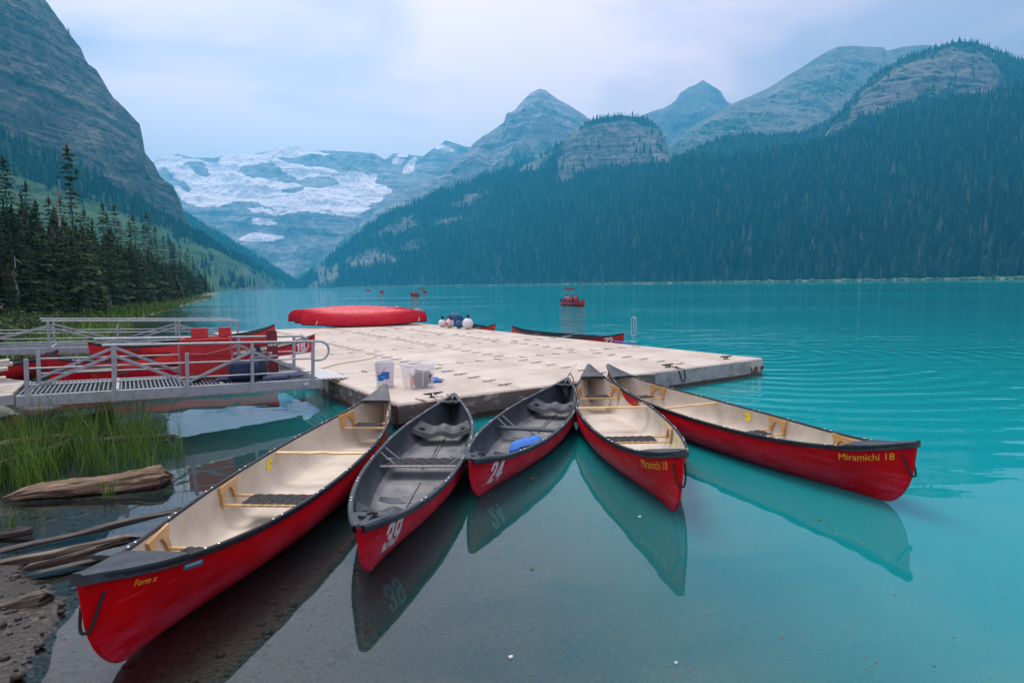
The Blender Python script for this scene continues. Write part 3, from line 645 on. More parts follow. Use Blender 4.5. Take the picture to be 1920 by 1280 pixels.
for i in range(60):
    px = random.uniform(-100, 395); d = dline(px) * random.uniform(.92, 1.35); ty = np.interp(px, [-100, 60, 200, 300, 360, 400], [400, 415, 440, 465, 500, 535]) + random.uniform(-12, 45)
    base = un(px, 560, d=d); zb = float(zg(np.array([base.x]), np.array([base.y]))[0]); hh = un(px, ty, d=d).z - zb
    if hh > 2: near_tree(px, d, min(hh, 10), random.choice([0, 1, 2, 3, 5]), ROWS)
# young spruces at the water edge
for px, d, h in ((20, 27, 3.0), (62, 29, 4.0), (95, 30, 2.6), (190, 40, 3.2), (232, 50, 3.0), (262, 55, 2.6), (300, 66, 3.0), (120, 31, 2.2)):
    near_tree(px, d * .97, h, random.choice([0, 2]), 'short young spruce in front of the tall row on the near shore', 'young spruces on the near shore')
# forest behind the near row
n = 2600; px = R_.uniform(-700, 395, n); dd = np.array([dline(p) for p in px]) * R_.uniform(1.25, 2.6, n)
x = (px - 960) / FPX * dd; y = dd; k = shore_d(x, y) > 1.0; x, y = x[k], y[k]
forest('near_shore_forest', np.stack([x, y, zg(x, y) - .1], -1), R_.uniform(5, 8.5, len(x)), 'dark mass of spruces behind the shore row')
# the first row of the far right shore, each tree a thing
FARTRUNK = MB(); FARTRUNK.tube([(0, 0, -.05), (0, 0, .3), (0, 0, .7)], [.012, .009, .004], 5); FARTRUNK = FARTRUNK.mesh('trunk', BARK)
for i in range(190):
    px = 900 + 1040 * (i + random.uniform(-.4, .4)) / 190; d = np.interp(px, [545, 700, 960, 1200, 1500, 1900, 2300], [1500, 1300, 1020, 800, 620, 470, 370]) + random.uniform(6, 15)
    b = un(px, 540, d=d); h = random.uniform(9, 19) * (1 if px > 1200 else .85)
    t = empty('shore_spruce', (b.x, b.y, .4), random.uniform(0, 6), 'spruce in the front row along the far shore', 'tree', 'front row of spruces across the lake'); t.scale = (h * random.uniform(.8, 1.2),) * 2 + (h,)
    link('crown', FAR[i % 3], t); link('trunk', FARTRUNK, t)
# dead snags
def snag(name, px, py0, d, px1, py1, r, label):
    a = un(px, py0, d=d); b = un(px1, py1, d=d * 1.01); a.z -= .15; m = MB(); t = empty(name, a, 0, label, 'dead tree')
    v = b - a; m.tube([v * (k / 5) + Vector((random.gauss(0, .05), random.gauss(0, .05), 0)) * (0 < k < 5) for k in range(6)], [r * (1 - k / 6.5) for k in range(6)], 7); m.build('trunk', GREYWOOD, t, 60)
    for k in range(7):
        f = random.uniform(.35, .95); p = v * f; q = p + Vector((random.uniform(-.6, .6), random.uniform(-.3, .3), random.uniform(-.35, .15))); mm = MB(); mm.tube([p, q], [r * .3, .012], 5); mm.build('branch', GREYWOOD, t)
snag('dead_tree', 30, 562, 30, 27, 480, .07, 'pale bare snag standing at the edge of the near spruces')
snag('dead_tree', 205, 568, 44, 198, 538, .14, 'short pale stump-like snag by the water, broken off')
snag('dead_tree', 112, 420, 33, 110, 335, .07, 'dark dead spruce top beside the tallest spruce')
snag('dead_tree', 345, 552, 92, 328, 512, .16, 'grey leaning snag near the tip of the wooded point')
snag('dead_tree', 250, 560, 58, 242, 515, .1, 'grey leaning snag half way along the near spruces')
# ------------------------------------------------------------------ canoes
def red_mat(name, base, dark, scuff, amt):
    m, N, L, P = nt(name); P.inputs['Roughness'].default_value = .38; P.inputs['Specular IOR Level'].default_value = .16
    tc = N.new('ShaderNodeTexCoord')
    def no(sc, st, det=6):
        mp = N.new('ShaderNodeMapping'); mp.inputs['Scale'].default_value = st; n = N.new('ShaderNodeTexNoise'); n.inputs['Scale'].default_value = sc; n.inputs['Detail'].default_value = det; n.inputs['Roughness'].default_value = .65
        L.new(tc.outputs['Object'], mp.inputs['Vector']); L.new(mp.outputs[0], n.inputs['Vector']); return n.outputs['Fac']
    def mr(o, a, b, c=0., d=1.):
        r = N.new('ShaderNodeMapRange'); r.inputs['From Min'].default_value = a; r.inputs['From Max'].default_value = b; r.inputs['To Min'].default_value = c; r.inputs['To Max'].default_value = d; L.new(o, r.inputs['Value']); return r.outputs[0]
    def mx(f, a, b):
        x = N.new('ShaderNodeMix'); x.data_type = 'RGBA'; L.new(f, x.inputs['Factor'])
        for k, v in (('A', a), ('B', b)):
            if isinstance(v, tuple): x.inputs[k].default_value = (*v, 1)
            else: L.new(v, x.inputs[k])
        return x.outputs['Result']
    c = mx(mr(no(1.6, (1, 1, 1)), .35, .65), base, dark)
    # rubbed band above the waterline, long scrapes
    sp = N.new('ShaderNodeSeparateXYZ'); L.new(tc.outputs['Object'], sp.inputs[0])
    band = mr(sp.outputs['Z'], .02, .32, 1., 0.); ml = N.new('ShaderNodeMath'); ml.operation = 'MULTIPLY'; L.new(band, ml.inputs[0]); L.new(mr(no(5, (.5, 1, 2.2)), .38, .60), ml.inputs[1])
    m2 = N.new('ShaderNodeMath'); m2.operation = 'MULTIPLY'; L.new(ml.outputs[0], m2.inputs[0]); m2.inputs[1].default_value = amt
    c = mx(m2.outputs[0], c, scuff)
    c = mx(mr(no(9, (.25, 1, 7)), .60, .72, 0, .5), c, tuple(min(1, v * 1.6 + .05) for v in scuff))
    c = mx(mr(no(7, (.3, 1, 9), 3), .68, .76, 0, .5), c, tuple(v * .35 for v in dark))
    L.new(c, P.inputs['Base Color']); L.new(mr(no(6, (1, 1, 2)), .3, .7, .28, .6), P.inputs['Roughness'])
    return m
RED = red_mat('red_canoe_skin', (.64, .001, .005), (.44, .001, .004), (.62, .06, .12), .9)
RED2 = red_mat('red_molded_skin', (.64, .003, .018), (.47, .002, .013), (.68, .11, .17), 1.0)
REDFAR = mat('red_canoe_far', (.62, .014, .02), .4, (.50, .01, .02), 2)
TAN = mat('tan_liner', (.60, .545, .45), .5, (.42, .365, .28), 2.6, contrast=(.42, .74), bump=.05, bscale=60)
CHAR = mat('charcoal_liner', (.024, .033, .042), .55, (.06, .073, .086), 5, contrast=(.4, .7), bump=.08, bscale=80)
FLOORG = mat('worn_grey_floor', (.08, .092, .102), .6, (.21, .214, .21), 3.5, contrast=(.35, .7), bump=.06)
VINYL = mat('black_vinyl', (.012, .015, .020), .5, (.025, .03, .036), 9, spec=.3)
VINYLG = mat('grey_vinyl', (.024, .032, .041), .5, (.055, .066, .078), 6, spec=.35)
ASH = mat('varnished_ash', (.62, .36, .13), .35, (.46, .24, .075), 7, (.3, 1, 1), coat=.4)
ASHL = mat('pale_ash', (.70, .48, .22), .35, (.58, .36, .14), 7, (1, .3, 1), coat=.4)
WEB = mat('black_webbing', (.012, .013, .016), .8, bump=.3, bscale=200)
WHITE = mat('white_paint', (.72, .73, .74), .5, (.55, .56, .57), 30, contrast=(.5, .75))
YEL = mat('yellow_decal', (.85, .42, .015), .5)
YSTK = mat('yellow_sticker', (.80, .62, .02), .5)
ROPEK = mat('black_rope', (.012, .012, .014), .8, bump=.4, bscale=150)
ALU = mat('aluminium', (.45, .50, .55), .45, (.34, .38, .43), 14, metal=.55, bump=.05)
RIVET = mat('rivet_metal', (.75, .77, .80), .3, metal=.6)
BLUEDECAL = mat('blue_decal', (.03, .16, .24), .4)
GREENDECAL = mat('green_decal', (.05, .28, .10), .5)
DECALK = mat('black_decal', (.01, .01, .012), .5)

class Hull:
    def __init__(s, L=5.4, B=.90, zc=.34, ze=.55, draft=.05, rec=.26, pm=3.0, plan=2.3, floor=.022, liner_top=.985):
        s.L, s.B, s.zc, s.ze, s.dr, s.rec, s.pm, s.plan, s.floor, s.lt = L, B, zc, ze, draft, rec, pm, plan, floor, liner_top
    def sheer(s, t): a = abs(t); return s.zc + (s.ze - s.zc) * (.30 * a ** 2 + .70 * a ** 5)
    def keel(s, t): return -s.dr + .05 * abs(t) ** 4
    def xe(s, q):
        q = min(max(q, 0), 1); k = 1 - min(q / .62, 1); return s.L / 2 - s.rec * (1 - math.sqrt(max(0, 1 - k * k))) - .05 * (1 - q)
    def half(s, t): return s.B / 2 * max(0.0, 1 - abs(t) ** s.plan)
    def w(s, t, q):
        a = abs(t); q = min(max(q, 0), 1); p = s.pm + (1.2 - s.pm) * a ** 1.4
        g = (1 - (1 - q) ** p) ** (1 / p) * (1 + .045 * sin(pi * min(q * 1.1, 1)) * (1 - a))
        return s.half(t) * g + .016 * min(1, q * 8) ** .5
    def pt(s, t, q, side=1, inset=0.0):
        k = s.keel(t); return Vector((t * s.xe(q), side * max(s.w(t, q) - inset, 0), k + q * (s.sheer(t) - k)))
    def inv(s, x, z):
        q = .8; t = x / (s.L / 2)
        for _ in range(12):
            t = max(-1, min(1, x / s.xe(q))); k = s.keel(t); q = (z - k) / (s.sheer(t) - k)
        return t, q
    def on(s, x, z, side, off=.003):
        t, q = s.inv(x, z); p = s.pt(t, q, side); e = .01
        a = s.pt(max(-1, t - e), q, side); b = s.pt(min(1, t + e), q, side); c = s.pt(t, max(q - .03, 0), side); n = (b - a).cross(p - c).normalized()
        if n.y * side < 0: n = -n
        return p + n * off

TS = [-1 + 2 * i / 56 for i in range(57)]
TS = sorted(set([round(v, 5) for v in TS] + [s_ * v for v in (.985, .995) for s_ in (-1, 1)]))
QS = [(i / 18) ** 1.7 for i in range(19)]
_txt = {}
def text_mesh(body, bold=0.0, shear=0.0):
    key = (body, bold, shear)
    if key not in _txt:
        cu = bpy.data.curves.new('lettering', 'FONT'); cu.body = body; cu.size = 1.0; cu.offset = bold; cu.shear = shear; cu.resolution_u = 4
        ob = bpy.data.objects.new('lettering', cu); COL.objects.link(ob); dg = bpy.context.evaluated_depsgraph_get()
        me = bpy.data.meshes.new_from_object(ob.evaluated_get(dg)); bpy.data.objects.remove(ob); bpy.data.curves.remove(cu)
        bm = bmesh.new(); bm.from_mesh(me)
        for _ in range(2):
            long = [e for e in bm.edges if e.calc_length() > .25]
            if long: bmesh.ops.subdivide_edges(bm, edges=long, cuts=1)
            bmesh.ops.triangulate(bm, faces=bm.faces)
        V = [v.co.copy() for v in bm.verts]; F = [[v.index for v in f.verts] for f in bm.faces]; bm.free()
        x0 = min(v.x for v in V); x1 = max(v.x for v in V); y0 = min(v.y for v in V); y1 = max(v.y for v in V)
        _txt[key] = ([((v.x - x0) / (x1 - x0), (v.y - y0) / (y1 - y0)) for v in V], F)
    return _txt[key]

def hull_text(H, par, name, body, xc, zc, w, h, side, flip, m, bold=0.0, shear=0.0, slant=0.0):
    """lettering that lies on the hull skin; flip=-1 when it reads towards -x"""
    UV, F = text_mesh(body, bold, shear); mb = MB()
    vs = []
    for (u, v) in UV:
        x = xc + flip * (u - .5) * w + flip * slant * (v - .5) * h; z = (zc if zc > 0 else H.sheer(x / (H.L / 2)) + zc) + (v - .5) * h
        vs.append(H.on(x, z, side))
    mb.add(vs, F); return mb.build(name, m, par)


DIG = {'3': [[(.11, .70), (.12, .80), (.19, .88), (.30, .89), (.41, .88), (.48, .80), (.48, .62), (.42, .53), (.27, .515)], [(.27, .515), (.42, .49), (.48, .40), (.48, .20), (.41, .12), (.30, .11), (.19, .12), (.12, .20), (.11, .31)]],
       '9': [[(.12, .56), (.12, .80), (.19, .88), (.30, .89), (.41, .88), (.48, .80), (.48, .56), (.42, .46), (.30, .44), (.18, .46), (.12, .56)], [(.48, .80), (.48, .20), (.41, .12), (.30, .11), (.19, .12), (.12, .20), (.11, .28)]],
       '2': [[(.11, .66), (.12, .80), (.19, .88), (.30, .89), (.41, .88), (.48, .80), (.48, .66), (.41, .48), (.20, .24), (.12, .12), (.52, .11)]],
       '4': [[(.42, .04), (.42, .90), (.34, .84), (.10, .32), (.58, .30)]], '1': [[(.36, .04), (.36, .92), (.18, .74)]], '7': [[(.08, .89), (.50, .89), (.36, .50), (.26, .04)]]}
DIG['6'] = [[(.60 - x, 1 - y) for x, y in l] for l in DIG['9']]
def hull_digits(H, par, body, xc, zc, h, side, flip, slant=.15, th=.105, aspect=.56):
    """heavy painted numerals on the hull skin"""
    n = len(body); W = h * aspect * n * .97; nx = 22; ny = 34; mb = MB(); gx_, gy_ = np.meshgrid(np.linspace(-.02, .62, nx + 1), np.linspace(-.02, 1.02, ny + 1), indexing='ij')
    cx_ = (gx_[:-1, :-1] + gx_[1:, 1:]) / 2; cy_ = (gy_[:-1, :-1] + gy_[1:, 1:]) / 2
    for k, ch in enumerate(body):
        ins = np.zeros(cx_.shape, bool)
        for l in DIG[ch]:
            for a, b in zip(l[:-1], l[1:]):
                a = np.array(a); b = np.array(b); ab = b - a; t = np.clip(((cx_ - a[0]) * ab[0] + (cy_ - a[1]) * ab[1]) / (ab @ ab), 0, 1); ins |= np.hypot(cx_ - a[0] - t * ab[0], (cy_ - a[1] - t * ab[1]) * 1.15) < th
        idx = {}
        for i, j in zip(*np.nonzero(ins)):
            q = []
            for (p, r) in ((i, j), (i + 1, j), (i + 1, j + 1), (i, j + 1)):
                if (p, r) not in idx:
                    u = ((k + gx_[p, r] / .62) / n - .5) * W; v = (gy_[p, r] - .5) * h; idx[(p, r)] = len(mb.v); mb.v.append(tuple(H.on(xc + flip * (u + slant * v), zc + v, side)))
                q.append(idx[(p, r)])
            mb.f.append(tuple(q)); mb.m.append(0)
    return mb.build('number', WHITE, par)

def hull_parts(H, par, red, liner, floor_m=None, hires=True):
    ts = TS if hires else TS[::2] + ([TS[-1]] if TS[-1] not in TS[::2] else []); qs = QS if hires else QS[::2]
    m = MB(); rows = []
    for t in ts: rows.append([H.pt(t, q, -1) for q in reversed(qs)] + [H.pt(t, q, 1) for q in qs[1:]])
    m.grid(rows)
    n = len(rows[0]); k = len(qs)
    for r, e_ in ((rows[0], -1), (rows[-1], 1)): # rounded stem
        left = [r[k - 1 - i] for i in range(k)]; right = [r[k - 1 + i] for i in range(k)]
        m.grid([[a, (a * .85 + b * .15) + Vector((e_ * .010, 0, 0)), (a + b) / 2 + Vector((e_ * .016, 0, 0)), (a * .15 + b * .85) + Vector((e_ * .010, 0, 0)), b] for a, b in zip(left, right)])
    hull = m.build('hull', red, par, 50)
    m = MB(); rows = []
    for t in ts:
        r = []
        for side, seq in ((-1, list(reversed(qs))), (1, qs[1:])):
            for q in seq:
                p = H.pt(t * .992, min(q, H.lt), side, .012); p.z = max(p.z + .004, H.floor + .0); r.append(p)
        rows.append(r)
    m.grid(rows)
    for r in (rows[0], rows[-1]): kk = len(qs); m.grid([[r[kk - 1 - i], r[kk - 1 + i]] for i in range(kk)])
    if floor_m is not None:
        m.m = []
        for i in range(len(rows) - 1):
            for j in range(n - 1): m.m.append(1 if max(rows[i][j].z, rows[i][j + 1].z, rows[i + 1][j].z) < .075 else 0)
        m.m += [0] * (len(m.f) - len(m.m))
        m.build('liner', [liner, floor_m], par, 50)
    else: m.build('liner', liner, par, 50)
    return hull

def gunwale(H, par, material, wd=.030, ht=.030, lo=-1, hi=1):
    for side in (-1, 1):
        m = MB(); rows = []
        for t in TS:
            if t < lo or t > hi: continue
            p = H.pt(t, 1, side); y = abs(p.y)
            prof = [(-wd * .45, -.008), (-wd * .45, .004), (-wd * .3, .010), (wd * .35, .010), (wd * .55, .003), (wd * .55, -ht + .008), (wd * .4, -ht), (.004, -ht)]
            rows.append([Vector((p.x, side * max(y + a, .002), p.z + b)) for a, b in prof] )
        m.grid([r + [r[0]] for r in rows]); m.build('gunwale', material, par, 35)

def rivets(H, par, pairs, dx=.09):
    m = MB()
    for side in (-1, 1):
        for c in pairs:
            for x in (c - dx / 2, c + dx / 2):
                t, _ = H.inv(x, H.sheer(x / (H.L / 2))); p = H.pt(t, 1, side); m.lathe([(.0085, .0095), (.0085, .0125), (.005, .0145), (.0005, .015)], (p.x, p.y + side * .004, p.z), 8)
    o = m.build('rivets', RIVET, par, 60); o['kind'] = 'stuff'

def deck(H, par, end, length, material, handle=True):
    """closed end cap of vinyl over the last part of the hull"""
    m = MB(); rows = []; k = 7
    t0 = 1 - length / (H.L / 2)
    for i in range(k + 1):
        t = end * (t0 + (1 - t0) * i / k); p = H.pt(t, 1, 1); y = p.y + .017; z = p.z + .016
        rows.append([Vector((p.x + end * .015 * (i == k), s_ * y * 1.0, z - .05 * (abs(s_) == 1 and 1) + (.010 if abs(s_) < .7 else 0))) if abs(s_) < 1.01 else None for s_ in (-1, -.985, -.6, 0, .6, .985, 1)])
        for j in (1, 5): rows[-1][j].z = z
    m.grid(rows)
    # closed front and back ends
    rk = rows[-1][1:6]; m.add(list(rk) + [Vector((v.x, v.y, rows[-1][0].z)) for v in rk], [(i, i + 1, 6 + i, 5 + i) for i in range(4)])
    r0 = [v for v in rows[0][1:6]]; m.add(r0 + [Vector((v.x + end * .04, v.y * .85, v.z - .045)) for v in r0], [(i, i + 1, 6 + i, 5 + i) for i in range(4)])
    o = m.build('deck_plate', material, par, 35)
    if handle:
        p = H.pt(end * (t0 + .012), 1, 1); mb = MB(); yy = p.y * .62
        mb.box((p.x + end * .035, 0, p.z + .026), (.028, yy * 2, .012), None, .005); mb.build('carry_handle', VINYL, o, 40)

def open_deck(H, par, end, length, material):
    """moulded end plate with cut-outs"""
    m = MB(); t0 = 1 - length / (H.L / 2)
    a = H.pt(end * t0, 1, 1); b = H.pt(end, 1, 1); tip = Vector((b.x + end * .012, 0, b.z + .015)); z = lambda f: a.z + (b.z - a.z) * f + .012
    P = lambda f, s_: Vector((a.x + (b.x - a.x) * f, s_ * (H.pt(end * (t0 + (1 - t0) * f), 1, 1).y + .012), z(f)))
    for s_ in (-1, 1): # side wings
        m.grid([[P(f, s_), P(f, s_) * 1.0 + Vector((0, -s_ * min(.05, abs(P(f, s_).y)), .004)), P(f, s_) + Vector((0, -s_ * min(.05, abs(P(f, s_).y)), -.03))] for f in (0, .2, .4, .6, .8, 1)])
        m.grid([[P(f, s_), P(f, s_) + Vector((0, 0, -.045))] for f in (0, .2, .4, .6, .8, 1)])
    m.box((a.x + end * .02, 0, z(0) - .008), (.075, a.y * 2, .02), None, .006)
    q = (a + (b - a) * .45); m.bar((a.x, 0, z(0) - .004), (tip.x, 0, z(.85)), .035, .014)
    c = P(.62, 1); m.add([P(.62, 1), P(.62, -1), Vector((b.x + end * .012, -.018, z(1))), Vector((b.x + end * .012, .018, z(1)))], [(0, 1, 2, 3)])
    m.add([P(0, 1) + Vector((0, 0, -.04)), P(0, -1) + Vector((0, 0, -.04)), tip + Vector((0, -.01, -.05)), tip + Vector((0, .01, -.05))], [(0, 1, 2, 3)])
    o = m.build('deck_plate', material, par, 35)
    mb = MB(); mb.tube([(a.x + end * .05, -.035, z(.1) + .006), (a.x + end * .07, 0, z(.15) + .02), (a.x + end * .05, .035, z(.1) + .006)], .009, 6); mb.build('carry_handle', ROPEK, o, 60)

def web_seat(H, par, x, drop, depth=.22, span=.62, hang=True, wood=ASHL, nx=8):
    t, _ = H.inv(x, H.zc); z = H.sheer(t) - drop; k = H.keel(t); q = (z - k) / (H.sheer(t) - k); yw = H.w(t, q) - .012
    st = empty('seat', (x, 0, 0)); st.parent = par
    for s_ in (-1, 1):
        m = MB(); xx = s_ * depth / 2; t2, _ = H.inv(x + xx, H.zc); q2 = (z - H.keel(t2)) / (H.sheer(t2) - H.keel(t2)); y2 = H.w(t2, q2) - .010
        m.box((xx, 0, z), (.026, 2 * y2, .02), None, .004); m.build('seat_rail', wood, st, 30)
    n = nx; y0 = yw * span
    for i in range(n): # straps along the boat wrap both rails
        y = -y0 + 2 * y0 * (i + .5) / n; w_ = 2 * y0 / n * .66; m = MB(); sg = .004 if i % 2 else .001
        xs_ = [-depth / 2 - .017, -depth / 2 + .02, -depth / 6, depth / 6, depth / 2 - .02, depth / 2 + .017]; zs_ = [z, z + .013, z + .011 + sg, z + .015 - sg, z + .013, z]
        m.grid([[Vector((xv, y - w_ * k_, zv)), Vector((xv, y + w_ * k_, zv))] for xv, zv, k_ in zip(xs_, zs_, (.5, .55, .74, .74, .55, .5))])
        for e_ in (-1, 1): m.grid([[Vector((e_ * (depth / 2 + .017), y - w_ / 2, z)), Vector((e_ * (depth / 2 + .017), y + w_ / 2, z))], [Vector((e_ * (depth / 2), y - w_ / 2, z - .014)), Vector((e_ * (depth / 2), y + w_ / 2, z - .014))]])
        m.build('seat_strap', WEB, st)
    for i in range(4):
        xx = -depth / 2 + depth * (i + .5) / 4; m = MB(); w_ = depth / 4 * .92
        m.grid([[Vector((xx - w_ / 2, -y0 + 2 * y0 * j / 12, z + .0135 + (.004 if (i + j) % 2 else -.002))), Vector((xx + w_ / 2, -y0 + 2 * y0 * j / 12, z + .0135 + (.004 if (i + j) % 2 else -.002)))] for j in range(13)])
        m.build('cross_strap', WEB, st)
    if hang:
        for s_ in (-1, 1): # wooden hanger with an arched cut-out, follows the hull side
            m = MB(); zt = H.sheer(t) - .012; h0 = z - .012; W = depth / 2 + .022; pts = []
            arc = [(.62 * W * cos(a), h0 + (zt - h0) * (.02 + .72 * sin(a))) for a in [pi * k_ / 8 for k_ in range(9)]]
            outer = [(W * 1.0, h0), (W * .9, h0 + (zt - h0) * .5), (W * 1.15, zt), (0, zt), (-W * 1.15, zt), (-W * .9, h0 + (zt - h0) * .5), (-W, h0)]
            def side_pt(u, zz, off): 
                tt, qq = H.inv(x + u, zz); return Vector((u, s_ * (H.w(tt, qq) - .014 - off), zz))
            ring_o = [outer[0]] + [outer[0], outer[1], outer[2], outer[3], outer[3], outer[4], outer[5], outer[6]]; ring_o[0] = outer[0]
            vs = []; 
            for off in (0, .022):
                vs += [side_pt(u, zz, off) for u, zz in ring_o] + [side_pt(u, zz, off) for u, zz in arc]
            fs = []
            for i in range(8):
                fs += [(i, i + 1, 9 + i + 1, 9 + i), (18 + i, 18 + 9 + i, 18 + 9 + i + 1, 18 + i + 1), (9 + i, 9 + i + 1, 27 + i + 1, 27 + i), (i, 18 + i, 18 + i + 1, i + 1)]
            fs += [(0, 9, 27, 18), (8, 26, 35, 17)]
            m.add(vs, fs); m.build('seat_hanger', ASH, st, 40)
    return st

def yoke(H, par, x):
    t, _ = H.inv(x, H.zc); z = H.sheer(t) - .03; y = H.w(t, 1) - .006; m = MB(); rows = []
    for i in range(25):
        f = -1 + i / 12; a = abs(f); wd = .026 + .016 * math.exp(-((a - .28) / .16) ** 2) + .010 * (a > .97); off = -.020 * math.exp(-(f / .13) ** 2)
        rows.append([Vector((x + off + dx * wd, f * y, z + dz)) for dx, dz in ((-1, -.010), (-1, .006), (-.6, .011), (.6, .011), (1, .006), (1, -.010), (-1, -.010))])
    m.grid(rows); m.build('yoke', ASHL, par, 40)

def loop_rope(H, par, end, r=.008):
    """rope loop through the stem below the deck"""
    x = end * (H.L / 2 - .085); zt = H.ze - .115; A = H.on(x, zt, 1, .004); B = H.on(x, zt, -1, .004); C = Vector((end * (H.xe(.5) + .03), 0, zt - .17)); m = MB(); pts = []
    for i in range(17):
        f = i / 16; a = pi * f; p = A.lerp(B, f); k = sin(a); q = Vector((p.x + (C.x - p.x) * k ** .8, p.y + (.03 if f < .5 else -.03) * sin(2 * a) * 0 + (1 if f < .5 else -1) * .028 * k * (1 - k * .6) , p.z - .17 * k)); pts.append(q)
    pts[0] = A; pts[-1] = B; m.tube(pts, r, 8); m.build('rope_loop', ROPEK, par, 60)

def place(par, A, B):
    """put a canoe with its +x end over A and its -x end over B"""
    c = (A + B) / 2; par.location = (c.x, c.y, 0); d = A - B; par.rotation_euler = (0, 0, math.atan2(d.y, d.x)); return d.length

def wood_canoe(A, B, label, group, seats, yx, side, text, logo, stick=True, sticker_x=None, third=None, number=None):
    L = (Vector(A) - Vector(B)).to_2d().length; H = Hull(L=L, B=.93, zc=.35, ze=.59, rec=.24)
    c = empty('canoe', (0, 0, 0), 0, label, 'canoe', group); place(c, Vector(A), Vector(B))
    hull_parts(H, c, RED, TAN); gunwale(H, c, VINYL); deck(H, c, 1, .50, VINYLG); deck(H, c, -1, .46, VINYLG)
    for x in seats: web_seat(H, c, x, .17)
    yoke(H, c, yx); rivets(H, c, [-1.9, -1.35, -.8, -.3, .25, .8, 1.35, 1.9, 2.18]); loop_rope(H, c, 1); loop_rope(H, c, -1)
    for (body, xc, zc, w, h, flip, m, bold, shear) in text: hull_text(H, c, 'lettering', body, xc, zc, w, h, side, flip, m, bold, shear)
    if logo is not None:
        for (body, dx, dz, w, h, m, sh) in (('esquif', 0, 0, .30, .075, DECALK, .25), ('esquif', .0, .004, .29, .07, YEL, .25)):
            hull_text(H, c, 'logo_lettering', body, logo[0] + dx, logo[1] + dz, w, h, side, logo[2], m, .012 if m is DECALK else -.006, sh)
        m = MB(); 
        for (dx, dz, r) in ((0.005, .012, .016),):
            lz = H.sheer(logo[0] / (H.L / 2)) + logo[1]; ctr = H.on(logo[0] + dx, lz + dz, side, .006); ring = [H.on(logo[0] + dx + cos(a) * r, lz + dz + sin(a) * r, side, .005) for a in [2 * pi * k / 10 for k in range(10)]]; m.add([ctr] + ring, [(0, 1 + k, 1 + (k + 1) % 10) for k in range(10)])
        m.build('logo_dot', GREENDECAL, c)
        m = MB(); m.tube([H.on(logo[0] + .01, lz - .005, side, .004), H.on(logo[0] - .012, lz - .06, side, .004), H.on(logo[0] - .03, lz - .08, side, .004)], [.003, .003, .007], 5); m.build('logo_paddle', WHITE, c)
    if sticker_x is not None:
        m = MB(); x = sticker_x; s2 = -side; 
        def ip(u, v):
            z = H.zc - .045 - v * .11; t, q = H.inv(x + u, z); return Vector((x + u, s2 * (H.w(t, q) - .0155), z))
        m.grid([[ip(u, v) for v in (0, .33, .66, 1)] for u in (-.045, 0, .045)]); o = m.build('sticker', YSTK, c)
        for v in (.42, .55): mb = MB(); mb.grid([[ip(u, v + dv) + Vector((0, -s2 * .001, 0)) for dv in (0, .05)] for u in (-.036, -.006)]); mb.build('sticker_mark', DECALK, o)
    return c, H

V3 = lambda p, z=0: Vector((p[0], p[1], z))
A1, B1 = un(148, 1078, .60), un(722, 722, .60)
c1, H1 = wood_canoe(A1, B1, 'longest red canoe nearest the shore, three webbed seats, small yellow Form x decal', 'canoes moored in a fan at the dock corner',
    [-1.75, .55, 1.62], -.35, 1, [('Form x', 2.28, -.075, .12, .034, -1, YEL, .012, .45)], (-.95, -.085, -1), sticker_x=-.20)
m = MB(); m.grid([[H1.on(2.02 + u, H1.sheer((2.02 + u) / (H1.L / 2)) - .062 + v, 1, .004) for v in (-.016, .016)] for u in (-.06, -.02, .02, .06)]); o = m.build('blue_label', BLUEDECAL, c1)
m = MB(); m.grid([[H1.on(2.02 + u, H1.sheer((2.02 + u) / (H1.L / 2)) - .058 + v, 1, .0055) for v in (-.006, .008)] for u in (-.05, 0, .05)]); m.build('label_print', mat('pale_blue_print', (.25, .5, .6), .5), o)
A4, B4 = un(1279, 846, .60), un(1104, 684, .60)
c4, H4 = wood_canoe(A4, B4, 'red Miramichi 18 canoe with tan inside, fourth of the fan, bow straight at the camera', 'canoes moored in a fan at the dock corner',
    [-1.60, .62], -.45, -1, [('Miramichi 18', 2.12, -.10, .36, .075, 1, YEL, 0.0, 0)], None, sticker_x=.95)
A5, B5 = un(1718, 828, .60), un(1141, 684, .60)
c5, H5 = wood_canoe(A5, B5, 'outermost red Miramichi 18 canoe, broadside, tan inside, dark scrapes near the bow', 'canoes moored in a fan at the dock corner',
    [-1.55, .62, 1.60], -.45, -1, [('Miramichi 18', 2.17, -.095, .41, .060, 1, YEL, 0.0, 0)], (-.95, -.09, 1), sticker_x=.12)
hull_digits(H5, c5, '1', -2.40, .36, .14, -1, 1, .1)

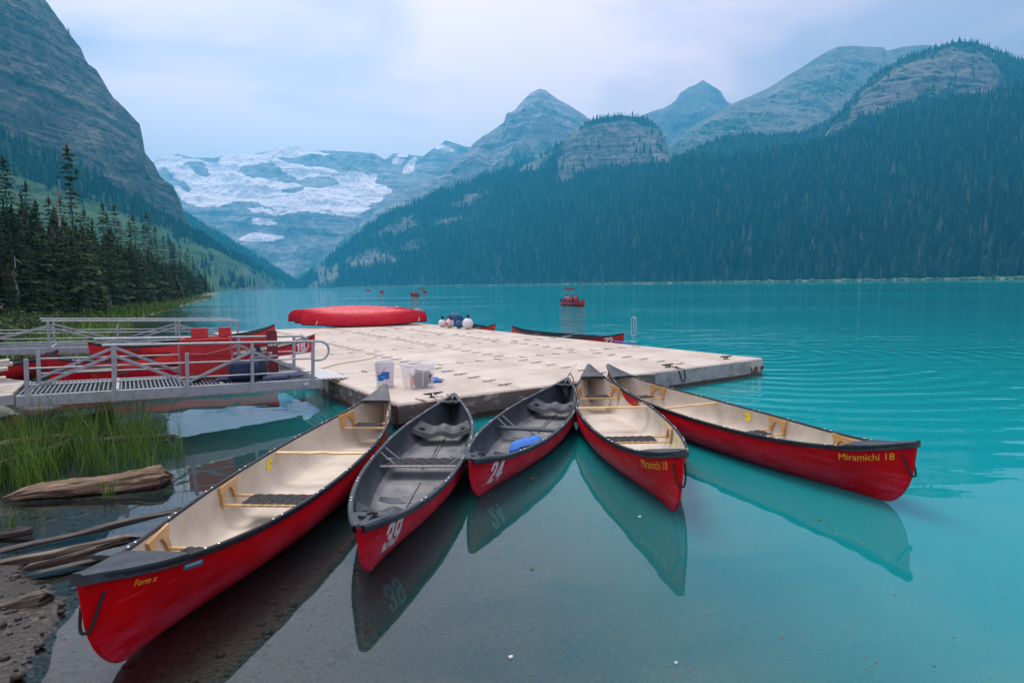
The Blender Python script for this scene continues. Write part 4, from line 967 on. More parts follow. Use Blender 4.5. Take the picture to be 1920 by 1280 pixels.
# the two shorter moulded canoes
SEATK = mat('dark_seat_plastic', (.018, .023, .03), .5, (.04, .048, .056), 6)
def moulded_canoe(A, B, label, number, seat_mode):
    L = (Vector(A) - Vector(B)).to_2d().length; H = Hull(L=L, B=.86, zc=.29, ze=.42, rec=.26, pm=2.7, plan=2.4)
    c = empty('canoe', (0, 0, 0), 0, label, 'canoe', 'canoes moored in a fan at the dock corner'); place(c, Vector(A), Vector(B))
    hull_parts(H, c, RED2, CHAR, FLOORG); gunwale(H, c, VINYLG, .042, .036); open_deck(H, c, 1, .36, VINYLG); open_deck(H, c, -1, .30, VINYLG)
    rivets(H, c, [-1.55, -1.0, -.35, .35, 1.0, 1.5], .07)
    hull_digits(H, c, number, L / 2 - .34, .222, .215, 1, -1, .14, th=.094, aspect=.44)
    # moulded bucket seats at each end
    for xs_, dirn in ((L / 2 - .78, 1), (-L / 2 + 1.05, -1)):
        t, _ = H.inv(xs_, H.zc); z = H.sheer(t) - .105; m = MB(); rows = []
        for i in range(9):
            u = -.15 + .30 * i / 8; row = []
            for j in range(17):
                f = -1 + j / 8; tt, _ = H.inv(xs_ + dirn * u, H.zc); q = (z - H.keel(tt)) / (H.sheer(tt) - H.keel(tt)); y = f * (H.w(tt, q) - .012)
                dip = -.045 * math.exp(-((abs(f) - .38) / .26) ** 2) + .035 * max(0, abs(f) - .78) / .22 + (.03 * (i / 8) ** 3); row.append(Vector((xs_ + dirn * u, y, z + dip - .05 * (i == 0))))
            rows.append(row)
        m.grid(rows); m.grid([[v, v + Vector((0, 0, -.03))] for v in rows[-1]]); st = m.build('molded_seat', SEATK, c, 40)
        for s_ in (-1, 1):
            mb = MB(); tt, _ = H.inv(xs_, H.zc); yy = H.w(tt, .6) * .78 * s_; mb.lathe([(.0, .0), (.05, .001), (.055, .004)], (xs_, yy, z + .012), 10); mb.build('seat_recess', VINYL, st)
    if seat_mode == 'web':
        st = web_seat(H, c, .02, .15, .24, .86, False, mat('painted_rail', (.5, .5, .48), .5), 13)
    else:
        z = H.zc - .12; m = MB(); m.box((.12, 0, z), (.10, .84, .03), None, .01); st = m.build('thwart', VINYLG, c, 40); mb = MB(); mb.box((.0, 0, z - .035), (.05, .62, .04), None, .008); mb.build('thwart_support', VINYL, st)
    for s_ in (-1, 1):
        for dx in (-.09, .1):
            mb = MB(); t, _ = H.inv(.02 + dx, H.zc); y = H.w(t, 1) - .02; mb.tube([(.02 + dx * .9, s_ * y, H.zc - .01), (.02 + dx, s_ * (y - .16), H.zc - .15)], .005, 6); mb.build('hanger_rod', ALU, c)
    for (u0, u1, w_) in ((-L / 2 + .55, -.25, .022), (.28, L / 2 - .8, .022)):
        mb = MB(); mb.box(((u0 + u1) / 2, 0, H.floor + .008), (u1 - u0, w_, .012), None, .004); mb.build('keel_rib', FLOORG, c, 30)
    # damp patches on the floor
    for k, (px_, py_, rx, ry, rot) in enumerate(((.75, -.16, .19, .055, 1.2), (.45, .18, .03, .015, .3), (-.35, -.15, .22, .02, .5), (-.55, .2, .06, .02, .2), (-.75, -.02, .20, .018, .0))):
        mb = MB(); ring = [Vector((px_ + rx * cos(a) * (1 + .25 * sin(3 * a + k)) * cos(rot) - ry * sin(a) * (1 + .3 * cos(4 * a)) * sin(rot), py_ + rx * cos(a) * (1 + .2 * sin(5 * a)) * sin(rot) + ry * sin(a) * (1 + .3 * cos(3 * a)) * cos(rot), H.floor + .0035)) for a in [2 * pi * i / 18 for i in range(18)]]
        mb.add(ring, [tuple(range(18))]); mb.build('damp_patch', DAMP, c)
    return c, H
DAMP = mat('wet_floor', (.045, .048, .05), .25)
A2, B2 = un(672, 985, .43), un(851, 737, .43)
c2, H2 = moulded_canoe(A2, B2, 'short red canoe numbered 39 with dark grey inside and a webbed middle seat', '39', 'web')
A3, B3 = un(881, 860, .43), un(1064, 708, .43)
c3, H3 = moulded_canoe(A3, B3, 'short red canoe numbered 24 with dark grey inside, blue cushion lying in it', '24', 'thwart')
# ------------------------------------------------------------------ floating dock
DTOP = .35; DS = 1.045; DN = un(746, 757, DTOP); DR = un(1433, 671, DTOP); E1 = (DR - DN); DW = E1.length / DS; E1.normalize(); E2 = Vector((-.5868, .8097, 0)); SKEW = E2.dot(E1); DN.z = 0
DANG = math.atan2(E1.y, E1.x)
def dk(a, b, z=DTOP): p = DN + E1 * (a * DS) + E2 * (b * DS); return Vector((p.x, p.y, z))
DOCKM, N, L, P = nt('dock_plastic'); P.inputs['Roughness'].default_value = .6; P.inputs['Specular IOR Level'].default_value = .35
tc = N.new('ShaderNodeTexCoord'); 
def _no(sc, st=(1, 1, 1), det=6):
    mp = N.new('ShaderNodeMapping'); mp.inputs['Scale'].default_value = st; n = N.new('ShaderNodeTexNoise'); n.inputs['Scale'].default_value = sc; n.inputs['Detail'].default_value = det; n.inputs['Roughness'].default_value = .65
    L.new(tc.outputs['Object'], mp.inputs['Vector']); L.new(mp.outputs[0], n.inputs['Vector']); return n.outputs['Fac']
def _mr(o, a, b, c=0., d=1.):
    r = N.new('ShaderNodeMapRange'); r.inputs['From Min'].default_value = a; r.inputs['From Max'].default_value = b; r.inputs['To Min'].default_value = c; r.inputs['To Max'].default_value = d; L.new(o, r.inputs['Value']); return r.outputs[0]
def _mx(f, a, b):
    x = N.new('ShaderNodeMix'); x.data_type = 'RGBA'; L.new(f, x.inputs['Factor'])
    for k, v in (('A', a), ('B', b)):
        if isinstance(v, tuple): x.inputs[k].default_value = (*v, 1)
        else: L.new(v, x.inputs[k])
    return x.outputs['Result']
oi = N.new('ShaderNodeObjectInfo')
c = _mx(_mr(oi.outputs['Random'], 0, 1), (.58, .525, .45), (.51, .46, .40)); c = _mx(_mr(_no(1.2), .4, .68), c, (.42, .35, .285)); c = _mx(_mr(_no(7, (1, .35, 1)), .58, .8, 0, .55), c, (.33, .275, .235)); c = _mx(_mr(_no(40), .62, .75, 0, .4), c, (.30, .26, .23))
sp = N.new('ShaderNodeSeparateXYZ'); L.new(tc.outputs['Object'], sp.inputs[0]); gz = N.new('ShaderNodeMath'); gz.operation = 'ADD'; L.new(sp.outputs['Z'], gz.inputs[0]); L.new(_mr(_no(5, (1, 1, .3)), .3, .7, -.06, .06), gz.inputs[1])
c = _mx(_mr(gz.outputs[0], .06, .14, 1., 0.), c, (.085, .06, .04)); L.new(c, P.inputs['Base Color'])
b = N.new('ShaderNodeBump'); b.inputs['Strength'].default_value = .35; b.inputs['Distance'].default_value = .01; L.new(_no(60), b.inputs['Height']); L.new(b.outputs[0], P.inputs['Normal'])
COUPM = mat('coupler_rubber', (.25, .215, .18), .7, (.40, .345, .29), 20, var=.4)
FASC = mat('weathered_fascia', (.135, .115, .10), .85, (.40, .375, .355), 4.5, (.7, 1, 1.6), contrast=(.52, .66), bump=.5, bscale=14, detail=8)
FASCG = mat('grey_fascia', (.36, .36, .355), .8, (.17, .165, .16), 6, (1, 1, 1.5), contrast=(.45, .75), bump=.4, bscale=14, detail=8)
DARKB = mat('dark_edge_brown', (.05, .038, .028), .7, (.10, .07, .05), 8)
CLEATM = mat('black_cleat', (.012, .012, .014), .45)
dock = empty('floating_dock', (DN.x, DN.y, 0), DANG, 'large beige plastic floating dock in the middle of the moored canoes', 'dock'); dock.scale = (DS, DS, 1)
SEC_W = [0, 1.9, 3.8, 5.7, DW]; SEC_D = [0, 3.05, 6.1, 9.15, 12.2, 15.25]
for i in range(4):
    for j in range(5):
        w_ = SEC_W[i + 1] - SEC_W[i] - .02; d_ = SEC_D[j + 1] - SEC_D[j] - .02
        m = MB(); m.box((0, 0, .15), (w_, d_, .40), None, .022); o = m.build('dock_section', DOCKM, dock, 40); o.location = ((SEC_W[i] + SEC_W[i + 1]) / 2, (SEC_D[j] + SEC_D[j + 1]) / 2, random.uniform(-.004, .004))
# couplers: two offset tongues bridging the joints
cm = MB()
cm.prism([(-.155, -.012), (-.135, -.036), (-.03, -.036), (.0, -.012), (.03, .006), (.135, .006), (.155, .02), (.135, .036), (.02, .036), (-.02, .012), (-.05, -.002), (-.135, -.002)], 0, .012)
cm = cm.mesh('coupler', COUPM)
def coup(a, b, along):
    o = link('coupler', cm, dock); o.location = (a, b, DTOP + .001); o.rotation_euler = (0, 0, (pi / 2 if along else 0) + random.uniform(-.08, .08) + pi * random.randint(0, 1)); o.scale = (.85, random.uniform(.6, .95), 1)
for a in SEC_W[1:4]:
    for j in range(5):
        for k in range(6): coup(a, SEC_D[j] + .42 + .44 * k, False)
for b in SEC_D[1:5]:
    for i in range(4):
        for k in range(4): coup(SEC_W[i] + .3 + .43 * k, b, True)
for a in (.35, .8): coup(a, .06, True)
# fascia boards; the shaded gap below them is painted as a dark strip
def fascia(a0, a1, b0, b1, mt, z0=.075, z1=.335):
    m = MB(); L_ = math.hypot(a1 - a0, b1 - b0); rot = Matrix.Rotation(math.atan2(b1 - b0, a1 - a0), 3, 'Z'); nrm = rot @ Vector((0, -1, 0))
    m.box(((a0 + a1) / 2 + nrm.x * .028, (b0 + b1) / 2 + nrm.y * .028, (z0 + z1) / 2), (L_, .05, z1 - z0), rot, .006); return m.build('fascia_board', mt, dock, 40)
fascia(-.03, 3.05, 0, 0, FASC); fascia(3.056, 4.55, 0, 0, FASC); fascia(4.556, DW - .48, 0, 0, FASCG, .07, .340)
fascia(0, 0, 2.62, .0, FASC); fascia(0, 0, 15.2, 4.2, FASC)
m = MB(); m.box((DW / 2 - .3, -.005, .04), (DW - .7, .06, .08)); m.build('gap_shade_strip', DARKB, dock)
m = MB(); m.box((-.005, 1.4, .04), (.06, 2.6, .08)); m.build('gap_shade_strip', DARKB, dock)
for k, a in enumerate((DW - .42, DW - .24, DW - .06)):
    m = MB(); m.lathe([(.0, -.004), (.035, -.003), (.05, 0)], (a, -.003, .15), 10, (0, -1, 0)); m.build('coupler_pocket', DARKB, dock)
def cleat(a, b, label):
    p = dk(a, b); t = empty('cleat', p, DANG + random.uniform(-.2, .2), label, 'cleat'); t.parent = None
    m = MB(); m.tube([(-.15, 0, .058), (-.08, 0, .052), (0, 0, .05), (.08, 0, .052), (.15, 0, .058)], [.009, .016, .018, .016, .009], 8); m.build('horn', CLEATM, t, 60)
    m = MB(); m.box((0, 0, .006), (.12, .05, .01), None, .003); m.tube([(-.03, 0, 0), (-.03, 0, .05)], .012, 6); m.tube([(.03, 0, 0), (.03, 0, .05)], .012, 6); m.build('base', CLEATM, t, 40)
    return p
pc = cleat(.58, .16, 'black cleat at the near dock corner holding a white rope'); pc2 = cleat(5.15, .22, 'black cleat behind the outer canoes with a dark rope'); cleat(6.9, .35, 'black cleat near the outer end of the dock')
ROPEW = mat('white_rope', (.70, .68, .66), .8, bump=.4, bscale=120)
def rope(name, pts, r, mt, label):
    m = MB(); m.tube(pts, r, 7); tag(m.build(name, mt, None, 60), label, 'rope')
dp = lambda a, b, z: tuple(dk(a, b, z))
rope('mooring_rope', [dp(.56, .14, .40), dp(.55, .05, .385), dp(.54, -.045, .36), dp(.535, -.07, .28), dp(.56, -.075, .15), dp(.6, -.075, .12), dp(.63, -.075, .2), dp(.645, -.07, .32), dp(.65, -.04, .37), dp(.66, .1, .395), dp(.72, .17, .39)], .011, ROPEW, 'white rope looped over the dock edge at the near corner')
rope('mooring_rope', [dp(5.15, .2, .39), dp(5.13, -.0, .37), dp(5.12, -.065, .31), dp(5.16, -.075, .15), dp(5.22, -.08, .11), dp(5.26, -.075, .19), dp(5.25, -.06, .33), dp(5.2, .1, .38)], .010, ROPEK, 'dark rope hanging from the cleat behind the outer canoes')
rope('mooring_rope', [dp(-.07, .62, .33), dp(-.085, .45, .27), dp(-.085, .3, .19), dp(-.08, .12, .10), dp(-.06, -.02, .04)], .012, ROPEK, 'dark cord hanging along the left face of the dock corner')
rope('mooring_rope', [tuple(B3 + Vector((.0, -.05, .03))), tuple(B3 + Vector((.05, .06, .06))), tuple(B3 + Vector((.1, .10, -.02))), tuple(B3 + Vector((.12, .02, -.18)))], .008, ROPEK, 'dark cord at the dock end of canoe 24')
m = MB(); m.tube([tuple(B3 + Vector((.02, .03, .05))), tuple(B3 + Vector((.17, .12, .22)))], .004, 5); tag(m.build('twig', GREYWOOD), 'thin stick poking up at the dock end of canoe 24', 'stick')
rope('dock_line', [dp(.25, 3.9, .362), dp(.7, 4.35, .362), dp(1.25, 4.6, .362), dp(1.7, 4.9, .362)], .010, mat('yellow_rope', (.55, .45, .25), .8), 'tan rope lying on the dock by the gangway')

# things on the dock
BUCKM = mat('white_bucket', (.74, .75, .78), .35); BLUE = mat('blue_print', (.01, .14, .52), .4)
bp_ = dk(.42, 1.40); t = empty('bucket', bp_, DANG - .5, 'white plastic bucket with a blue label, beside the clear tub', 'bucket')
m = MB(); m.lathe([(0, 0), (.128, 0), (.134, .01), (.150, .32), (.158, .325), (.158, .34), (.151, .345), (.151, .375), (.157, .38), (.157, .39), (.148, .39), (.142, .33), (.128, .02), (0, .015)], (0, 0, 0), 32); m.build('shell', BUCKM, t, 40)
def cyl_patch(a0, a1, zf, name, mt, par, r=lambda z: .134 + (.150 - .134) * z / .32 + .0015):
    m = MB(); m.grid([[Vector((r(z) * cos(a), r(z) * sin(a), z)) for z in zf(a)] for a in [a0 + (a1 - a0) * k / 14 for k in range(15)]]); return m.build(name, mt, par, 60)
def zf_(a):
    f = (a + 2.25) / 1.35; lo = .105 if f < .45 else (.105 + (f - .45) / .12 * .03 if f < .57 else .135); hi = .205 if f < .3 else (.205 + (f - .3) / .15 * .045 if f < .45 else .25); return [lo, (lo + hi) / 2, hi]
lb = cyl_patch(-2.25, -.90, zf_, 'label', BLUE, t)
cyl_patch(-2.30, -2.05, lambda a: [.235, .247], 'label_print', DECALK, lb); cyl_patch(-1.4, -1.0, lambda a: [.118, .126], 'label_print', BLUE, lb); cyl_patch(-1.9, -1.4, lambda a: [.165, .173], 'label_print', mat('print_pale', (.35, .55, .85), .5), lb)
m = MB(); m.tube([(.158 * cos(a), .158 * sin(a), .335 - .17 * sin((a - 2.0) / 3.14 * pi) ** 1) for a in [2.0 + pi * k / 12 for k in range(13)]], .004, 6); m.build('handle', ALU, t, 60)
CLEAR, N, L, P = nt('clear_plastic'); P.inputs['Base Color'].default_value = (.86, .88, .93, 1); P.inputs['Roughness'].default_value = .25; P.inputs['Alpha'].default_value = .34
tp = dk(.78, 1.02); t = empty('storage_tub', tp, DANG + .12, 'clear plastic tub with a wide rim, holding dark gear', 'tub')
m = MB(); 
def rr(w, d, z, c=.05): return [Vector((x, y, z)) for x, y in [(-w + c, -d), (w - c, -d), (w - .3 * c, -d + .3 * c), (w, -d + c), (w, d - c), (w - .3 * c, d - .3 * c), (w - c, d), (-w + c, d), (-w + .3 * c, d - .3 * c), (-w, d - c), (-w, -d + c), (-w + .3 * c, -d + .3 * c)]]
rings = [rr(.02, .02, .008, .005), rr(.19, .15, .004), rr(.20, .16, .02), rr(.232, .19, .36), rr(.252, .21, .365), rr(.255, .213, .385), rr(.236, .194, .39), rr(.228, .186, .37)]
m.grid([r + [r[0]] for r in rings]); m.build('shell', CLEAR, t, 30)
m = MB(); m.tube([(.13, -.178, .03), (.145, -.2, .35)], .008, 5); m.tube([(-.02, -.178, .03), (-.02, -.2, .35)], .008, 5); m.build('rib', CLEAR, t)
def lump(name, c, r, mt, seed, label, cat, amp=.25, flat=1.0):
    bm = bmesh.new(); bmesh.ops.create_icosphere(bm, subdivisions=3, radius=1)
    V = np.array([v.co[:] for v in bm.verts]); n = 1 + amp * fbm(V[:, 0] * 1.4 + seed, V[:, 1] * 1.4, V[:, 2] * 1.4, 4); V = V * n[:, None] * np.array(r); V[:, 2] = np.maximum(V[:, 2], -r[2] * flat)
    for v, p in zip(bm.verts, V): v.co = Vector(p) + Vector(c)
    me = bpy.data.meshes.new(name); bm.to_mesh(me); bm.free(); me.materials.append(mt); me.polygons.foreach_set('use_smooth', [True] * len(me.polygons)); o = link(name, me)
    if label: tag(o, label, cat)
    return o
GEAR = mat('dark_gear', (.03, .038, .036), .7, (.06, .07, .068), 12); ORG = mat('orange_cloth', (.75, .16, .03), .7); NAVY = mat('navy_cloth', (.008, .02, .07), .75, (.014, .035, .11), 9, bump=.3, bscale=60); BLUEC = mat('blue_cushion_cloth', (.01, .08, .32), .7, (.015, .12, .42), 5, bump=.3, bscale=60)
lump('gear_bundle', tuple(tp + E1 * .045 + Vector((0, 0, .145))), (.15, .12, .145), GEAR, 3, 'dark bundle of gear inside the clear tub', 'gear', 1.1)
lump('gear_bundle', tuple(tp + E1 * -.13 + E2 * -.05 + Vector((0, 0, .10))), (.03, .04, .08), ORG, 5, 'orange item inside the clear tub', 'gear', .3); lump('gear_bundle', tuple(tp + E1 * -.12 + E2 * -.05 + Vector((0, 0, .245))), (.045, .05, .06), BUCKM, 9, 'white cloth poking up inside the clear tub', 'gear', .5)
def cushion(name, p, rz, size, mt, label, cat='cushion', tilt=0.0, par=None):
    t = empty(name, p, rz, label, cat); t.rotation_euler.y = tilt; m = MB(); rows = []
    for i in range(13):
        u = -1 + i / 6; row = []
        for j in range(13):
            v = -1 + j / 6; k = (1 - abs(u) ** 4) * (1 - abs(v) ** 4); row.append(Vector((u * size[0] / 2, v * size[1] / 2, size[2] * (.35 + .65 * k ** .35))))
        rows.append(row)
    m.grid(rows); ring = [rows[i][0] for i in range(13)] + [rows[12][j] for j in range(1, 13)] + [rows[i][12] for i in range(11, -1, -1)] + [rows[0][j] for j in range(11, 0, -1)]
    m.grid([[v, Vector((v.x * .985, v.y * .985, 0))] for v in ring + [ring[0]]]); m.build('cover', mt, t, 50)
    m = MB(); m.tube([(size[0] / 2, -.06, size[2] * .4), (size[0] / 2 + .05, -.04, size[2] * .4), (size[0] / 2 + .05, .04, size[2] * .4), (size[0] / 2, .06, size[2] * .4)], .008, 6); m.build('strap', ROPEK if mt is not BLUEC else mat('tan_strap', (.5, .42, .25), .8), t, 60); return t
cushion('boat_cushion', dk(1.12, 1.38), DANG - .25, (.42, .34, .06), BLUEC, 'flat blue cushion behind the clear tub on the dock')
cc = cushion('boat_cushion', Vector((0, 0, 0)), 0, (.50, .38, .13), mat('bright_blue_cushion', (.01, .12, .48), .7, (.02, .17, .6), 5, bump=.2, bscale=60), 'bright blue cushion lying in canoe 24')
cw = c3.matrix_basis @ Vector((.58, .08, .055)); cc.location = cw; cc.rotation_euler = (.25, -.2, c3.rotation_euler.z + .2)

# overturned canoes
def overturned(A, B, label, num, dz, numx=None):
    L_ = (Vector(A) - Vector(B)).to_2d().length; H = Hull(L=L_, B=.98, zc=.42, ze=.55, draft=.0, rec=.30, pm=2.4)
    t = empty('canoe', (0, 0, 0), 0, label, 'canoe', 'canoes lying upside down on the dock'); place(t, Vector(A), Vector(B))
    hull_parts(H, t, OVR, CHAR, None); gunwale(H, t, VINYL)
    if num: hull_digits(H, t, num, H.L / 2 - .60, .38, .19, -1, 1, .2); hull_digits(H, t, num, -H.L / 2 + .34, .36, .16, -1, 1, .2)
    t.rotation_euler = (pi, 0, t.rotation_euler.z); t.location.z = DTOP + .53 + dz; return t
OVR = red_mat('red_overturned', (.62, .016, .03), (.52, .010, .03), (.60, .10, .16), .3)
oA, oB = un(566, 613, .38), un(800, 603, .44); od = (oB - oA).normalized(); on_ = Vector((-od.y, od.x, 0))
# heading from left end to right end; the left end is the number end facing the camera
for k, (num, lab) in enumerate((('7', 'front overturned red canoe on the dock, marked 7'), ('19', 'middle overturned red canoe on the dock, number 19 upside down'), ('', 'rear overturned red canoe on the dock, no number showing'))):
    sh = on_ * (.55 * k - .35) - od * (.30 * k); o = overturned(oA + sh, oB + sh, lab, num, .05 * k)
    o.rotation_euler.x = pi + (-.46, -.42, -.38)[k]
    bpy.context.view_layer.update(); o.location.z += DTOP + .005 + .07 * k - min((ch.matrix_world @ v.co).z for ch in o.children if ch.name.startswith('gunwale') for v in ch.data.vertices)
# drum, grey bag, buoys, jackets at the far edge of the dock
p = un(750, 590, d=24.6); t = empty('white_drum', (p.x, p.y, DTOP), .4, 'white plastic drum lying open behind the overturned canoes', 'drum')
m = MB(); m.lathe([(.0, .30), (.15, .29), (.17, .25), (.17, -.25), (.15, -.26), (.15, .2), (0, .21)], (0, 0, .50), 24, (-.75, -.6, .25)); m.build('shell', BUCKM, t, 40)
m = MB(); m.box((0, 0, .18), (.3, .3, .36), None, .03); m.build('stand', CHAR, t)
lump('gear_bag', tuple(un(782, 590, d=25.0)), (.42, .3, .28), mat('grey_tarp', (.10, .14, .16), .7), 4, 'grey tarp bundle behind the tip of the overturned canoes', 'bundle', .3)
def buoy(px, py, d, r, mt, label, stem=True):
    c = un(px, py, d=d); t = empty('buoy', (c.x, c.y, DTOP), 0, label, 'buoy'); m = MB(); m.lathe([(r * sin(a), -r * cos(a)) for a in [pi * k / 16 for k in range(17)]], (0, 0, r), 24); m.build('ball', mt, t, 90)
    m = MB(); m.lathe([(.035, 0), (.045, .05), (.06, .10), (.05, .14), (0, .15)], (0, 0, 2 * r - .02), 10, (.15, 0, 1) if stem else (.6, -.7, .3)); m.build('eye', CLEATM, t, 60)
BU = mat('buoy_vinyl', (.78, .77, .80), .4, (.66, .64, .68), 3); BUP = mat('pink_buoy_vinyl', (.74, .60, .58), .4, (.62, .45, .44), 3)
buoy(877, 603, 20.6, .20, BU, 'largest round white buoy on the far dock edge, black eye on top'); buoy(843, 603, 21.4, .17, BUP, 'pinkish round buoy leaning on the blue jackets', False); buoy(829, 604, 21.9, .145, BU, 'small round buoy left of the pinkish one', True)
JACK = mat('blue_jacket', (.012, .09, .19), .75, (.02, .13, .25), 4, bump=.4, bscale=30)
lump('life_jacket', tuple(un(852, 599, d=22.2)), (.34, .24, .26), JACK, 8, 'dark blue life jackets heaped beside the buoys', 'jackets', .55); lump('life_jacket', tuple(un(861, 608, d=20.9)), (.16, .18, .14), JACK, 12, 'dark blue jacket slumped between the buoys', 'jackets', .4)
lump('red_strap', tuple(un(837, 607, d=21)), (.04, .04, .06), mat('red_strap', (.6, .05, .04), .6), 2, 'red strap end among the buoys', 'strap', .4)
# canoes behind the dock
def plain_canoe(A, B, label, num=None, side=-1, z=0, group='canoes afloat behind the dock', numx=.55, L_=None, liner=None, flip=1, B_=.92, mt=None, nh=.22):
    A = Vector(A); B = Vector(B); L2 = (A - B).to_2d().length; H = Hull(L=L2, B=B_, zc=.36, ze=.55, rec=.22)
    t = empty('canoe', (0, 0, 0), 0, label, 'canoe', group); place(t, A, B); t.location.z = z; hull_parts(H, t, mt or REDFAR, liner or CHAR, None, False); gunwale(H, t, VINYL)
    for x in (-L2 * .28, 0, L2 * .22): m = MB(); m.box((x, 0, H.zc - .05), (.16 if x else .07, H.B * .9, .025), None, .006); m.build('seat' if x else 'thwart', VINYLG if x else ALU, t, 30)
    if num: hull_digits(H, t, num, L2 / 2 - numx, .32, nh, side, flip, .05)
    return t, H
plain_canoe(un(1170, 624, .55), un(960, 611, .55), 'red canoe numbered 22 afloat behind the right edge of the dock', '22', -1, numx=.40)
plain_canoe(un(927, 609, .52), un(858, 600, .52), 'red canoe end showing past the large white buoy', None, -1)
# ladder rail
p = un(1188, 642, DTOP); t = empty('ladder_rail', p, DANG, 'bent aluminium hand rail on the right edge of the dock', 'hand rail'); m = MB()
q = E1 * 0; hgt = .62; rl = MB(); cx = [(-.10, .18), (-.10, .56), (-.085, .60), (-.05, .62), (.05, .62), (.085, .60), (.10, .56), (.10, .18), (.085, .14), (.05, .12), (-.05, .12), (-.085, .14)]
rl.tube([(0, x * .9, z + .05) for x, z in cx], .014, 8, True); rl.build('grab_loop', ALU, t, 60); m.tube([(0, 0, -.35), (0, 0, .67)], .014, 8); m.build('post', ALU, t, 60); m = MB(); m.box((0, 0, .01), (.1, .14, .015), None, .004); m.build('foot_plate', ALU, t)
p0, p1 = un(1150, 640, DTOP), un(1186, 645, DTOP); m = MB(); m.bar(p0 + Vector((0, 0, .012)), p1 + Vector((0, 0, .012)), .12, .022); tag(m.build('blue_mat', BLUEC), 'blue strip lying on the dock edge at the foot of the hand rail', 'mat')

done = set()
for ch in dock.children: # the floats sit slightly out of square
    ch.location.x += SKEW * ch.location.y
    if not ch.name.startswith('coupler') and ch.data.name not in done:
        done.add(ch.data.name)
        for v in ch.data.vertices: v.co.x += SKEW * v.co.y

# ------------------------------------------------------------------ gangways
GALV = mat('galvanised', (.40, .45, .48), .5, (.30, .345, .37), 10, metal=.35, bump=.06); GRATE = mat('grating_steel', (.17, .205, .23), .5, metal=.4); DKUND = mat('grating_shade', (.045, .06, .07), .8)
def gangway(P0, P1, width, label, posts=(0.03, .27, .50, .73, .97), h=.60, loops=True):
    """walkway from P0 (shore, near lower edge) to P1 (dock): stringers, grating, two trussed rails"""
    P0 = Vector(P0); P1 = Vector(P1); d = P1 - P0; L_ = d.length; rz = math.atan2(d.y, d.x); ry = -math.asin(d.z / L_)
    t = empty('gangway', P0, rz, label, 'gangway', 'aluminium gangways to the dock'); t.rotation_euler = (0, ry, rz)
    for y in (0, width):
        m = MB(); m.box((L_ / 2, y, .075), (L_, .05, .15), None, .006); st = m.build('stringer', GALV, t, 40)
        for f in posts: mb = MB(); mb.box((f * L_, y + (-.029 if y == 0 else .029), .075), (.075, .012, .152)); mb.build('gusset', GALV, st)
        if y == 0: mb = MB(); mb.box((L_ * .935, -.0275, .085), (.11, .004, .035)); mb.build('decal', WHITE, st); mb = MB(); mb.box((L_ * .925, -.030, .085), (.03, .004, .025)); mb.build('decal_mark', BLUE, st)
    m = MB(); n = int(L_ / .05)
    for i in range(n):
        x = .03 + (L_ - .06) * i / (n - 1); m.box((x, width / 2, .142), (.016, width - .05, .03))
    for y in (.3, .6, .9):
        if y < width: m.box((L_ / 2, y, .130), (L_ - .04, .012, .02))
    g = m.build('grating', GRATE, t); g['kind'] = 'stuff'
    m = MB(); m.box((L_ / 2, width / 2, .06), (L_ - .06, width - .06, .02)); m.build('shade_sheet', DKUND, t)  # dark sheet stands in for the shade between the grating bars
    for k_, f in enumerate((.28, .62)): m = MB(); m.box((f * L_, width / 2, .155), (.035, width - .05, .012)); m.build('grating_splice', GALV, t)
    zb, zm, zt = .15, .62, .15 + h
    for y in (0, width):
        for k, f in enumerate(posts):
            top = zt if k in (1, 3, 4) else (zm if k == 2 else .60); m = MB(); m.box((f * L_, y, (zb + top) / 2 - .02), (.045, .04, top - zb + .04)); m.build('rail_post', GALV, t)
        X = [f * L_ for f in posts]
        for (a, za, b, z2) in ((X[0], zb + .06, X[1], zm), (X[1], zm, X[2], zb + .05), (X[2], zb + .05, X[3], zm), (X[3], zm, X[4], zb + .05)):
            m = MB(); m.bar((a, y - .001, za), (b, y - .001, z2), .03, .036); m.build('brace', GALV, t)
        for (z, x0, rr_) in ((zt, X[1] - .25 if y else X[1] - .12, .018), (.48, X[0] + .0, .012), (.27, X[0], .012)):
            m = MB(); pts = [(x0, y, z), (L_ * .4, y, z), (X[4], y, z)]
            if z == zt and loops: 
                R_q = .15; pts += [(X[4] + .1, y, z)] + [(X[4] + .1 + R_q * sin(a), y, z - R_q + R_q * cos(a)) for a in [pi * q / 10 for q in range(1, 11)]] + [(X[4], y, z - 2 * R_q)]
            m.tube(pts, rr_, 8); m.build('hand_rail' if z == zt else 'mid_rail', GALV, t, 60)
    return t, L_
G0, G1 = un(30, 764, .52), un(600, 727, .34); gdir = (G1 - G0).normalized(); gn = Vector((-gdir.y, gdir.x, 0)).normalized(); GWID = 1.22
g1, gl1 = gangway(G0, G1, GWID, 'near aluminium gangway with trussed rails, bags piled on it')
def gp(x, y, z=0): return g1.matrix_basis @ Vector((x, y, .157 + z))
